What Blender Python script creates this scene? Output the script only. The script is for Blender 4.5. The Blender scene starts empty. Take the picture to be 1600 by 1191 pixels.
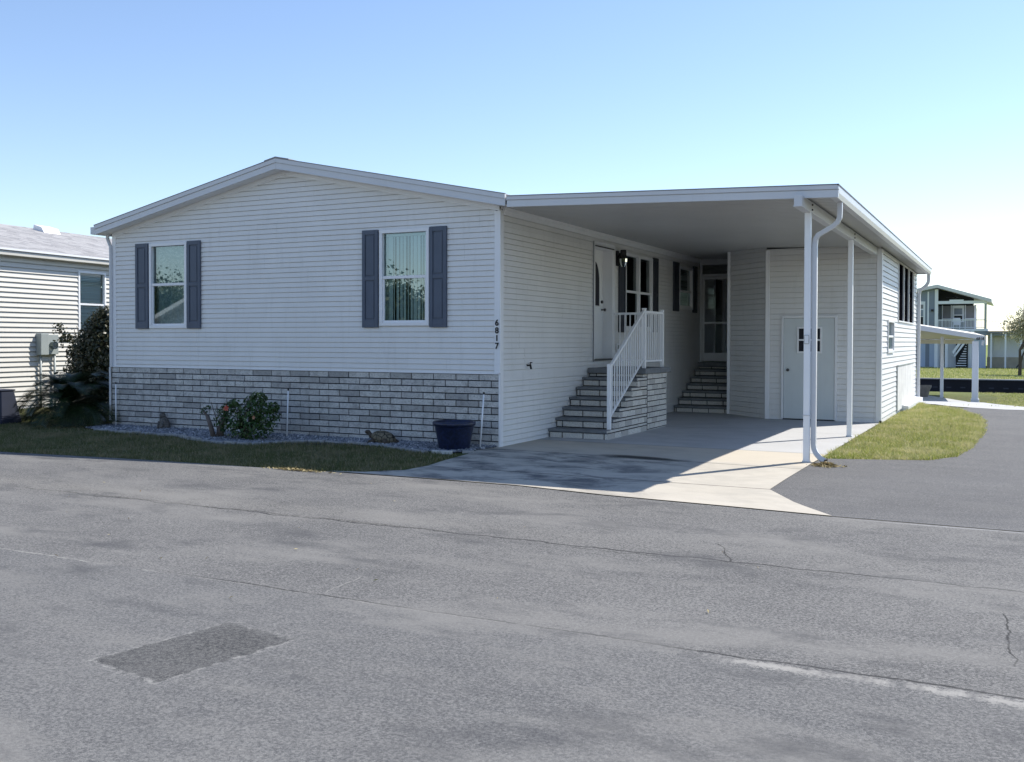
import bpy, bmesh, math, random
import numpy as np
from mathutils import Vector, Matrix
random.seed(7); RNG = np.random.default_rng(11)
C = bpy.context.scene.collection
S = bpy.context.scene
R = math.radians

# ---------------------------------------------------------------- camera
cam = bpy.data.objects.new('camera', bpy.data.cameras.new('camera')); C.objects.link(cam); S.camera = cam
def cam_axes(p, y, ro):
    cy, sy = math.cos(y), math.sin(y); cp, sp = math.cos(p), math.sin(p)
    f = Vector((sy*cp, cy*cp, -sp)); r = Vector((cy, -sy, 0)); d = f.cross(r)
    cr, sr = math.cos(ro), math.sin(ro)
    return cr*r+sr*d, -sr*r+cr*d, f
r_, d_, f_ = cam_axes(0.017515, -0.469443, -0.002157)
u_ = -d_
M = Matrix(((r_.x, u_.x, -f_.x, 6.4061), (r_.y, u_.y, -f_.y, -12.2459), (r_.z, u_.z, -f_.z, 1.4985), (0, 0, 0, 1)))
cam.matrix_world = M
cam.data.sensor_fit = 'HORIZONTAL'; cam.data.sensor_width = 36; cam.data.lens = 36*1541/1600
cam.data.shift_y = -35.5/1600
cam.data.clip_start = 0.1; cam.data.clip_end = 2000

# ---------------------------------------------------------------- world, sun, exposure
SUNX, SUNY = 0.475, 0.745
elev = math.atan2(1, math.hypot(SUNX, SUNY))
w = bpy.data.worlds.new('World'); S.world = w; w.use_nodes = True
nt = w.node_tree; nt.nodes.clear()
sky = nt.nodes.new('ShaderNodeTexSky'); sky.sky_type = 'NISHITA'; sky.sun_disc = False
sky.sun_elevation = elev; sky.sun_rotation = math.atan2(SUNX, SUNY)
sky.air_density = 1.0; sky.dust_density = 0.12; sky.ozone_density = 1.2; sky.altitude = 0
bg = nt.nodes.new('ShaderNodeBackground'); bg.inputs[1].default_value = 0.112
wo = nt.nodes.new('ShaderNodeOutputWorld')
wb = nt.nodes.new('ShaderNodeMix'); wb.data_type = 'RGBA'; wb.blend_type = 'MULTIPLY'; wb.inputs[0].default_value = 1; wb.inputs[7].default_value = (.985, .985, 1.05, 1)
nt.links.new(sky.outputs[0], wb.inputs[6]); nt.links.new(wb.outputs[2], bg.inputs[0]); nt.links.new(bg.outputs[0], wo.inputs[0])
sun = bpy.data.objects.new('sun', bpy.data.lights.new('sun', 'SUN')); C.objects.link(sun)
sun.data.energy = 4.2; sun.data.angle = R(0.53); sun.data.color = (1, 0.95, 0.87)
sun.rotation_euler = Vector((SUNX, SUNY, 1)).to_track_quat('Z', 'Y').to_euler()
S.view_settings.view_transform = 'Standard'; S.view_settings.look = 'None'
S.view_settings.exposure = 0.75; S.view_settings.gamma = 1

# ---------------------------------------------------------------- material helpers
class NT:
    def __init__(s, name):
        s.m = bpy.data.materials.new(name); s.m.use_nodes = True; s.t = s.m.node_tree
        s.b = s.t.nodes['Principled BSDF']; s.out = s.t.nodes['Material Output']
    def n(s, typ, **kw):
        nd = s.t.nodes.new('ShaderNode'+typ)
        for k, v in kw.items(): setattr(nd, k, v)
        return nd
    def l(s, a, b): s.t.links.new(a, b)
    def set(s, inp, v):
        if hasattr(v, 'links') or isinstance(v, bpy.types.NodeSocket): s.l(v, inp)
        else: inp.default_value = v
    def pos(s):
        if not hasattr(s, 'g'): s.g = s.n('NewGeometry')
        return s.g.outputs['Position']
    def rnd(s):
        s.pos(); return s.g.outputs['Random Per Island']
    def xyz(s):
        if not hasattr(s, 'sx'): s.sx = s.n('SeparateXYZ'); s.l(s.pos(), s.sx.inputs[0])
        return s.sx.outputs
    def scaled(s, v):
        m = s.n('VectorMath', operation='MULTIPLY'); s.l(s.pos(), m.inputs[0]); m.inputs[1].default_value = v; return m.outputs[0]
    def noise(s, scale, detail=4, rough=.55, vec=None, dist=0):
        nd = s.n('TexNoise'); nd.inputs['Scale'].default_value = scale; nd.inputs['Detail'].default_value = detail
        nd.inputs['Roughness'].default_value = rough; nd.inputs['Distortion'].default_value = dist
        s.l(vec if vec is not None else s.pos(), nd.inputs['Vector']); return nd.outputs[0]
    def vor(s, scale, feature='F1', out=0, vec=None):
        nd = s.n('TexVoronoi', feature=feature); nd.inputs['Scale'].default_value = scale
        s.l(vec if vec is not None else s.pos(), nd.inputs['Vector']); return nd.outputs[out]
    def math(s, op, a, b=0.0, c=None, clamp=False):
        nd = s.n('Math', operation=op, use_clamp=clamp); s.set(nd.inputs[0], a); s.set(nd.inputs[1], b)
        if c is not None: s.set(nd.inputs[2], c)
        return nd.outputs[0]
    def mr(s, v, a, b, c=0.0, d=1.0):
        nd = s.n('MapRange'); s.set(nd.inputs[0], v)
        for i, x in zip((1, 2, 3, 4), (a, b, c, d)): s.set(nd.inputs[i], x)
        return nd.outputs[0]
    def mix(s, f, a, b, mode='MIX'):
        nd = s.n('Mix', data_type='RGBA', blend_type=mode); s.set(nd.inputs[0], f)
        for i, v in ((6, a), (7, b)):
            if isinstance(v, tuple): nd.inputs[i].default_value = (*v[:3], 1)
            else: s.l(v, nd.inputs[i])
        return nd.outputs[2]
    def bump(s, h, strength=.3, dist=.01):
        nd = s.n('Bump'); nd.inputs['Strength'].default_value = strength; nd.inputs['Distance'].default_value = dist
        s.l(h, nd.inputs['Height']); s.l(nd.outputs[0], s.b.inputs['Normal'])
    def fin(s, col, rough=.6, spec=.4, metal=0.0):
        if isinstance(col, tuple): s.b.inputs['Base Color'].default_value = (*col[:3], 1)
        else: s.l(col, s.b.inputs['Base Color'])
        s.set(s.b.inputs['Roughness'], rough); s.b.inputs['Specular IOR Level'].default_value = spec
        s.b.inputs['Metallic'].default_value = metal
        return s.m

def paint(name, col, rough=.45, var=.06, scale=3.0, dirt=.0, spec=.4, bump=0.0):
    t = NT(name); n = t.noise(scale, 6, .6)
    a = tuple(c*(1-var) for c in col); b = tuple(min(1, c*(1+var)) for c in col)
    c = t.mix(t.mr(n, .3, .7), a, b)
    if dirt:
        n2 = t.noise(1.0, 8, .7, vec=t.scaled((9, 9, 1.2)))
        c = t.mix(t.mr(n2, .52, .8, 0, dirt), c, (.28, .27, .23))
    if bump: t.bump(t.noise(60, 3), bump, .004)
    return t.fin(c, rough, spec)

M_ = {}
M_['siding'] = paint('white_vinyl', (.72, .715, .705), .48, .04, 1.3, .20)
M_['trim'] = paint('white_trim', (.78, .785, .80), .4, .03, 2, .06)
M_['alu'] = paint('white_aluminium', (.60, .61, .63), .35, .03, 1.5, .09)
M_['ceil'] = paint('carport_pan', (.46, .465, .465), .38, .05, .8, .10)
M_['shut'] = paint('blue_grey_shutter', (.078, .098, .138), .5, .08, 4, .04)
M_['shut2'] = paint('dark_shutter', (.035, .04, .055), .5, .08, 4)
M_['black'] = paint('black_paint', (.012, .012, .014), .4, .1, 8)
M_['dark'] = paint('dark_interior', (.02, .022, .026), .8, .1, 2)
M_['room'] = paint('room_wall', (.16, .15, .14), .9, .1, 1)
M_['door'] = paint('white_door', (.80, .81, .82), .35, .02, 3, .04)
M_['sheddoor'] = paint('grey_white_door', (.60, .64, .65), .45, .03, 2, .08)
M_['rail'] = paint('rail_white', (.82, .83, .85), .3, .02, 5)
M_['brass'] = paint('handle_metal', (.03, .028, .03), .3, .1, 8, spec=.8)
M_['leftwall'] = paint('cream_vinyl', (.58, .56, .51), .5, .03, 1.2, .10)
M_['meter'] = paint('grey_metal_box', (.32, .35, .34), .4, .06, 5, .1)
M_['bin'] = paint('navy_plastic', (.012, .018, .038), .8, .15, 6)
M_['pot'] = None
M_['curt'] = None
M_['blue'] = paint('slate_blue_siding', (.20, .235, .30), .6, .06, .5)
M_['bluepale'] = paint('pale_blue_wall', (.42, .50, .66), .6, .06, .4)
M_['farwhite'] = paint('far_white', (.72, .745, .81), .6, .05, .4)
M_['fargrey'] = paint('far_grey_screen', (.20, .20, .22), .8, .1, .6)
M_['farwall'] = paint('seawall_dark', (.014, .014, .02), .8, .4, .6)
M_['tan'] = paint('tan_skirt', (.42, .38, .32), .8, .12, 1.5)
M_['wood'] = paint('pruned_wood', (.13, .105, .09), .9, .25, 20)
M_['bark'] = paint('bark', (.09, .07, .055), .9, .25, 14)
M_['cream'] = paint('cream_ceiling', (.66, .63, .56), .6, .04, .7)
M_['beige'] = paint('pot_stone', (.22, .20, .18), .8, .2, 8)
def mk():
    # blue planter: glossy deep blue, mottled
    t = NT('blue_planter'); n = t.noise(26, 5, .6); c = t.mix(t.mr(n, .4, .7), (.005, .009, .028), (.012, .022, .075)); M_['pot'] = t.fin(c, .35, .5)
    # brick
    def brick(name, a, b, dark, dens):
        t = NT(name); r = t.rnd()
        n = t.noise(42, 7, .75, vec=t.scaled((1, 1, 2.2))); n2 = t.noise(7, 4, .6)
        base = t.mix(r, a, b)
        base = t.mix(t.mr(n2, .46, .66, 0, dens), base, dark)
        m = t.math('MULTIPLY', t.mr(n, .50, .60), .72)
        base = t.mix(m, base, dark)
        w_ = t.math('GREATER_THAN', t.math('FRACT', t.math('MULTIPLY', r, 13.7)), .80)
        base = t.mix(t.math('MULTIPLY', w_, .45), base, dark)
        t.bump(n, .6, .008); return t.fin(base, .85, .25)
    M_['brick'] = brick('weathered_brick', (.64, .63, .60), (.51, .50, .485), (.20, .195, .19), .40)
    M_['stepbrick'] = brick('pale_step_brick', (.70, .675, .62), (.58, .56, .52), (.34, .32, .30), .12)
    M_['mortar'] = paint('dark_mortar', (.010, .010, .012), .95, .2, 20)
    M_['tread'] = paint('grey_tread', (.17, .18, .19), .85, .2, 9, .3, bump=.2)
    # shingle
    t = NT('grey_shingles'); v = t.vor(3.2, vec=t.scaled((1.4, 1.4, 5)), out=1); n = t.noise(30, 6, .7); n2 = t.noise(2.5, 4)
    c = t.mix(t.mr(v, .2, .8), (.19, .19, .20), (.36, .355, .36)); c = t.mix(t.mr(n, .45, .7), c, (.42, .415, .41)); c = t.mix(t.mr(n2, .4, .65, 0, .4), c, (.30, .29, .29))
    z = t.math('FRACT', t.math('MULTIPLY', t.xyz()[2], 26)); c = t.mix(t.mr(z, .0, .12, .35, 0), c, (.10, .10, .11))
    t.bump(n, .5, .01); M_['shingle'] = t.fin(c, .9, .2)
    # curtains
    t = NT('lace_curtain'); n = t.noise(17, 5, .6, dist=1.5); c = t.mix(t.mr(n, .45, .6), (.22, .29, .31), (.38, .46, .47)); M_['lace'] = t.fin(c, .9, .1)
    t = NT('vertical_blind'); n = t.noise(12, 5); c = t.mix(n, (.60, .68, .67), (.78, .84, .83)); c = t.mix(t.rnd(), c, (.45, .52, .51)); M_['blind'] = t.fin(c, .7, .2)
    # glass
    def glass(name, tint, refl, rough=0.0):
        t = NT(name); t.t.nodes.remove(t.b)
        tr = t.n('BsdfTransparent'); tr.inputs[0].default_value = (*tint, 1)
        gl = t.n('BsdfGlossy'); gl.inputs['Roughness'].default_value = rough; gl.inputs[0].default_value = (.86, .97, .97, 1)
        fr = t.n('Fresnel'); fr.inputs[0].default_value = 1.5
        f = t.math('ADD', fr.outputs[0], refl, clamp=True)
        mx = t.n('MixShader'); t.l(f, mx.inputs[0]); t.l(tr.outputs[0], mx.inputs[1]); t.l(gl.outputs[0], mx.inputs[2])
        t.l(mx.outputs[0], t.out.inputs[0]); return t.m
    M_['glass'] = glass('window_glass', (.76, .87, .87), .12)
    t = NT('smoked_vinyl'); t.fin((.010, .010, .014), .9, 0.0); tr = t.n('BsdfTransparent'); tr.inputs[0].default_value = (.42, .43, .46, 1)
    mx = t.n('MixShader'); mx.inputs[0].default_value = .6; t.l(t.b.outputs[0], mx.inputs[1]); t.l(tr.outputs[0], mx.inputs[2]); t.l(mx.outputs[0], t.out.inputs[0]); M_['smoked'] = t.m
    M_['darkglass'] = glass('dark_window_glass', (.25, .28, .30), .04)
    M_['screen'] = glass('screen_door_pane', (.78, .79, .84), .02)
    M_['lampglass'] = glass('lamp_glass', (.6, .6, .6), .15, .1)
    M_['vinylwin'] = paint('smoked_vinyl_pane', (.018, .019, .028), .45, .15, 2, spec=.12)
mk()

def asphalt(name, main):
    t = NT(name); X, Y, Z = t.xyz()
    big = t.noise(.55, 5, .6); mid = t.noise(3.5, 5, .65, vec=t.scaled((.35, 1, 1))); fine = t.noise(75, 5, .85); fine2 = t.noise(230, 2, .8)
    if main:
        c = t.mix(t.mr(big, .35, .65), (.080, .080, .081), (.140, .138, .134))
        # worn tyre-track band and sandy band north of the crack
        bd = t.math('ABSOLUTE', t.math('SUBTRACT', Y, -5.15)); bm = t.mr(bd, .0, .55, 1, 0)
        bm = t.math('MULTIPLY', bm, t.mr(X, -2, 4.5, 1, .15)); bm = t.math('MULTIPLY', bm, t.mr(mid, .3, .7, .25, .9))
        c = t.mix(t.math('MULTIPLY', bm, .8), c, (.21, .198, .17))
        b2 = t.mr(t.math('ABSOLUTE', t.math('SUBTRACT', Y, -4.2)), .0, .5, 1, 0)
        c = t.mix(t.math('MULTIPLY', b2, .25), c, (.085, .086, .092))
        south = t.mr(Y, -7.50, -7.44, 1, 0)
        c = t.mix(t.math('MULTIPLY', south, .5), c, (.112, .115, .119))
        b3 = t.mr(t.math('ABSOLUTE', t.math('SUBTRACT', Y, -8.6)), .0, .8, 1, 0); b3 = t.math('MULTIPLY', b3, t.mr(mid, .4, .7, 0, .8))
        c = t.mix(t.math('MULTIPLY', b3, .4), c, (.18, .175, .165))
        aggr = t.mr(Y, -7.5, -7.42, .55, 1.0)
    else:
        c = t.mix(t.mr(big, .35, .65), (.066, .067, .072), (.094, .095, .100)); aggr = .7
    c = t.mix(t.mr(mid, .35, .7, 0, .35), c, (.165, .162, .156))
    # aggregate speckle
    f = t.math('MULTIPLY', t.mr(fine, .50, .64), aggr); c = t.mix(t.math('MULTIPLY', f, .75), c, (.29, .285, .275))
    f = t.math('MULTIPLY', t.mr(fine, .50, .37), aggr); c = t.mix(t.math('MULTIPLY', f, .85), c, (.035, .036, .040))
    gr = t.noise(60, 5, .85); c = t.mix(t.math('MULTIPLY', t.mr(gr, .51, .60), .45 if main else .25), c, (.25, .245, .235)); c = t.mix(t.math('MULTIPLY', t.mr(gr, .49, .41), .6 if main else .3), c, (.05, .05, .055))
    c = t.mix(t.mr(fine2, .60, .68, 0, .6), c, (.40, .39, .37))
    st = t.vor(3.1); c = t.mix(t.mr(st, .014, .02, .8, 0), c, (.55, .53, .48))
    if main:
        def crack(c, y0, amp, wd, col, x0, x1, thr, fs=2.2, soft=1.0):
            v = t.n('CombineXYZ'); t.l(X, v.inputs[0]); v.inputs[1].default_value = y0*3.3
            n = t.noise(fs, 9, .62, vec=v.outputs[0]); nl = t.noise(.45, 2, .5, vec=v.outputs[0]); n = t.math('ADD', n, t.math('MULTIPLY', t.math('SUBTRACT', nl, .5), .10/amp*.8)); d = t.math('ABSOLUTE', t.math('SUBTRACT', t.math('SUBTRACT', Y, y0), t.math('MULTIPLY', t.math('SUBTRACT', n, .5), amp)))
            g = t.noise(1.7, 6, .7, vec=v.outputs[0]); gate = t.mr(g, thr-.04, thr+.06)
            gate = t.math('MULTIPLY', gate, t.mr(X, x0, x0+.8)); gate = t.math('MULTIPLY', gate, t.mr(X, x1-.8, x1, 1, 0))
            wv = t.math('MULTIPLY', wd, t.mr(t.noise(30, 5, .8), .35, .62, .05, 1.6))
            m = t.math('MULTIPLY', t.mr(t.math('DIVIDE', d, wv), .55, 1.0+soft, 1, 0), gate)
            return t.mix(t.math('MULTIPLY', m, .9), c, col)
        c = crack(c, -7.52, .09, .026, (.31, .30, .28), 4.6, 40, .45, soft=1.8)
        c = crack(c, -7.46, .09, .008, (.26, .255, .24), -4, 4.9, .47)
        c = crack(c, -7.45, .10, .007, (.012, .012, .014), 1.2, 40, .40)
        c = crack(c, -5.40, .24, .010, (.014, .014, .016), -2.4, 40, .34)
        c = crack(c, -5.36, .22, .007, (.05, .045, .04), -3.4, 2.5, .42)
        c = crack(c, -5.47, .30, .006, (.03, .03, .03), 2.4, 40, .47, 5)
        c = crack(c, -3.27, .04, .02, (.26, .26, .26), 5.0, 40, .3)
        # short cross cracks: (x0,y0)->(x1,y1)
        def seg(c, x0, y0, x1, y1, wd, col):
            L = math.hypot(x1-x0, y1-y0); dx, dy = (x1-x0)/L, (y1-y0)/L
            px = t.math('SUBTRACT', X, x0); py = t.math('SUBTRACT', Y, y0)
            s_ = t.math('ADD', t.math('MULTIPLY', px, dx), t.math('MULTIPLY', py, dy))
            q = t.math('SUBTRACT', t.math('MULTIPLY', py, dx), t.math('MULTIPLY', px, dy))
            n = t.noise(5, 8, .6); q = t.math('ABSOLUTE', t.math('ADD', q, t.math('MULTIPLY', t.math('SUBTRACT', n, .5), .10)))
            m = t.math('MULTIPLY', t.math('GREATER_THAN', s_, 0.0), t.math('LESS_THAN', s_, L))
            m = t.math('MULTIPLY', m, t.mr(q, wd*.5, wd*1.5, 1, 0)); return t.mix(t.math('MULTIPLY', m, .85), c, col)
        c = seg(c, 4.42, -4.85, 4.66, -5.40, .006, (.015, .015, .015))
        c = seg(c, 6.43, -7.0, 6.38, -6.0, .005, (.012, .012, .013))
        c = seg(c, 2.66, -7.42, 2.62, -6.95, .004, (.24, .235, .22))
        c = t.mix(t.math('MULTIPLY', t.mr(t.noise(.9, 7, .65, vec=t.scaled((.5, 1.3, 1))), .50, .64), .65), c, (.20, .195, .185)); c = t.mix(t.math('MULTIPLY', t.mr(t.noise(1.6, 7, .7, vec=t.scaled((.6, 1.2, 1))), .53, .68), .65), c, (.060, .061, .066))
        # old square repair: parallelogram with frayed edges and coarse stone
        px = t.math('SUBTRACT', X, 2.45); py = t.math('SUBTRACT', Y, -8.95); det = .53*.81+.14*.09
        wob = t.math('MULTIPLY', t.math('SUBTRACT', t.noise(14, 8, .8), .5), .20); wob2 = t.math('MULTIPLY', t.math('SUBTRACT', t.noise(11, 7, .75, vec=t.scaled((1, 1.3, 2))), .5), .18)
        a_ = t.math('ADD', t.math('DIVIDE', t.math('SUBTRACT', t.math('MULTIPLY', px, .81), t.math('MULTIPLY', py, .14)), det), wob)
        b_ = t.math('ADD', t.math('DIVIDE', t.math('ADD', t.math('MULTIPLY', py, .53), t.math('MULTIPLY', px, .09)), det), wob2)
        da = t.math('SUBTRACT', .5, t.math('ABSOLUTE', t.math('SUBTRACT', a_, .5))); db = t.math('SUBTRACT', .5, t.math('ABSOLUTE', t.math('SUBTRACT', b_, .5)))
        de = t.math('MINIMUM', da, db); coarse = t.noise(48, 5, .85); cc = t.mix(t.mr(coarse, .42, .60), (.028, .029, .032), (.120, .119, .116))
        cc = t.mix(t.mr(fine2, .60, .68, 0, .7), cc, (.36, .35, .33))
        c = t.mix(t.math('MULTIPLY', t.mr(de, -.012, .02), t.mr(t.noise(3, 3), .25, .6, .55, .95)), c, cc)
        rim = t.mr(t.math('ABSOLUTE', t.math('SUBTRACT', de, .0)), .0, .035, 1, 0); rim = t.math('MULTIPLY', rim, t.mr(t.noise(16, 5, .8), .48, .58)); c = t.mix(t.math('MULTIPLY', rim, .75), c, (.30, .295, .28))
    h = t.math('ADD', fine, t.math('MULTIPLY', fine2, .5)); t.bump(h, .35 if main else .3, .006)
    return t.fin(c, .88, .25)
M_['asphalt'] = asphalt('asphalt_road', True); M_['asphalt2'] = asphalt('asphalt_lane', False)
def concrete():
    t = NT('driveway_concrete'); X, Y, Z = t.xyz()
    n = t.noise(1.1, 7, .65); n2 = t.noise(2.2, 8, .68, vec=t.scaled((.7, 1.25, 1)), dist=.5); fine = t.noise(70, 4, .7)
    north = t.mix(n, (.38, .38, .38), (.49, .49, .485))
    mid = t.mix(n, (.46, .41, .33), (.53, .48, .40))
    south = t.mix(n, (.40, .365, .305), (.54, .50, .43))
    c = t.mix(t.mr(Y, 1.19, 1.21), mid, north); c = t.mix(t.mr(Y, -.21, -.19), south, c)
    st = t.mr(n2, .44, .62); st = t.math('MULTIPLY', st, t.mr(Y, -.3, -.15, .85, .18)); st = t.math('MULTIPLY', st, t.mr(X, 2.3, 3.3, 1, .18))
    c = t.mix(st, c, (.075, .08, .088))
    # oil stain ellipse
    ex = t.math('DIVIDE', t.math('SUBTRACT', X, 2.22), .52); ey = t.math('DIVIDE', t.math('SUBTRACT', t.math('ADD', Y, t.math('MULTIPLY', X, .13)), .03), .13)
    e = t.math('SQRT', t.math('ADD', t.math('MULTIPLY', ex, ex), t.math('MULTIPLY', ey, ey)))
    e = t.math('ADD', e, t.math('MULTIPLY', t.math('SUBTRACT', t.noise(4, 5), .5), .6)); c = t.mix(t.mr(e, .65, 1.35, .95, 0), c, (.018, .017, .016))
    def joint(c, y0, slope, wd):
        d = t.math('ABSOLUTE', t.math('SUBTRACT', t.math('ADD', Y, t.math('MULTIPLY', X, slope)), y0))
        return t.mix(t.mr(d, wd*.6, wd*1.6, .85, 0), c, (.05, .045, .04))
    c = joint(c, 1.22, 0.0, .010); c = joint(c, -.2, .05, .012); c = joint(c, -2.0, 0, .012); c = joint(c, 4.3, 0, .006)
    c = t.mix(t.mr(fine, .6, .75, 0, .35), c, (.30, .29, .27)); c = t.mix(t.mr(fine, .42, .3, 0, .3), c, (.65, .63, .6))
    t.bump(fine, .25, .004); return t.fin(c, .8, .3)
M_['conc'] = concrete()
def groundmat():
    t = NT('turf_soil'); n = t.noise(2.2, 6, .7); n2 = t.noise(.35, 4); n3 = t.noise(30, 4, .8)
    c = t.mix(t.mr(n, .35, .65), (.05, .07, .02), (.13, .125, .05)); c = t.mix(t.mr(n2, .4, .65, 0, .4), c, (.07, .10, .02))
    c = t.mix(t.mr(n3, .5, .7, 0, .6), c, (.24, .21, .11))
    far = t.mr(t.xyz()[1], 30, 46); fc = t.mix(n, (.15, .20, .05), (.24, .28, .08)); c = t.mix(far, c, fc)
    t.bump(n3, .6, .03); return t.fin(c, .95, .15)
M_['ground'] = groundmat()
def leafmat(name, a, b, c3, rough=.5, trans=.25, patch=0):
    t = NT(name); r = t.rnd(); n = t.noise(1.7, 4)
    c = t.mix(r, a, b); c = t.mix(t.mr(t.math('FRACT', t.math('MULTIPLY', r, 7.31)), .72, .8, 0, 1), c, c3)
    c = t.mix(t.mr(n, .35, .7, 0, .45), c, b)
    if patch:
        c = t.mix(t.mr(t.noise(1.6, 6, .7), .45, .62, 0, patch), c, c3); c = t.mix(t.mr(t.noise(9, 4, .7), .5, .7, 0, .5), c, tuple(k*.35 for k in a))
    t.fin(c, rough, .3)
    tl = t.n('BsdfTranslucent'); t.l(c, tl.inputs[0]); mx = t.n('MixShader'); mx.inputs[0].default_value = trans
    t.l(t.b.outputs[0], mx.inputs[1]); t.l(tl.outputs[0], mx.inputs[2]); t.l(mx.outputs[0], t.out.inputs[0]); return t.m
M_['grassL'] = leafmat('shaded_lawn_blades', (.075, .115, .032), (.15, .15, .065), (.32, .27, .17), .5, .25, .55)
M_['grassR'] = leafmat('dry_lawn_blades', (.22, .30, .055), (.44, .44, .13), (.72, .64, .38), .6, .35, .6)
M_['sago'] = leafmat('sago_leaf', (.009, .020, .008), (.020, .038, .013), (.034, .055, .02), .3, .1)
M_['shrub'] = leafmat('shrub_leaf', (.022, .030, .014), (.040, .046, .022), (.13, .115, .07), .4, .15)
M_['hib'] = leafmat('hibiscus_leaf', (.022, .055, .014), (.045, .095, .025), (.11, .15, .06), .35, .2)
M_['flower'] = paint('coral_petal', (.48, .09, .06), .6, .15, 30)
M_['flower2'] = paint('pale_orange_petal', (.45, .22, .14), .6, .15, 30)
M_['treeleaf'] = leafmat('tree_leaf', (.20, .20, .11), (.34, .32, .22), (.62, .60, .52), .6, .35)
M_['treeleaf2'] = leafmat('dark_tree_leaf', (.03, .05, .015), (.06, .08, .03), (.10, .11, .05), .5, .2)
def gravelmat():
    t = NT('blue_grey_gravel'); r = t.rnd(); c = t.mix(r, (.09, .095, .105), (.34, .35, .375)); c = t.mix(t.math('GREATER_THAN', t.math('FRACT', t.math('MULTIPLY', r, 9.1)), .9), c, (.5, .5, .5))
    return t.fin(c, .8, .3)
M_['gravel'] = gravelmat()
M_['gravelbase'] = paint('gravel_base', (.06, .065, .075), .9, .4, 40)
M_['edge'] = paint('edging_concrete', (.30, .30, .30), .9, .3, 18, .3, bump=.4)
M_['straw'] = leafmat('straw_bits', (.30, .24, .12), (.45, .38, .2), (.2, .13, .06), .8, .1)
def statmat(name, a, b, sc=40, crack=None):
    t = NT(name); n = t.noise(sc, 6, .7); c = t.mix(t.mr(n, .35, .65), a, b)
    if crack: v = t.vor(crack, 'DISTANCE_TO_EDGE'); c = t.mix(t.mr(v, .02, .09, 1, 0), c, (.02, .018, .014)); t.bump(v, .8, .02)
    else: t.bump(n, .6, .01)
    return t.fin(c, .8, .3)
M_['shell'] = statmat('turtle_shell', (.10, .085, .06), (.22, .19, .13), 25, 13)
M_['turtle'] = statmat('turtle_skin', (.045, .035, .028), (.10, .08, .06))
M_['cat'] = statmat('weathered_stone', (.05, .048, .045), (.17, .155, .14), 35)
t = NT('canal_water'); t.bump(t.noise(2.5, 3), .2, .05); M_['water'] = t.fin((.01, .013, .016), .05, .5)

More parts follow.
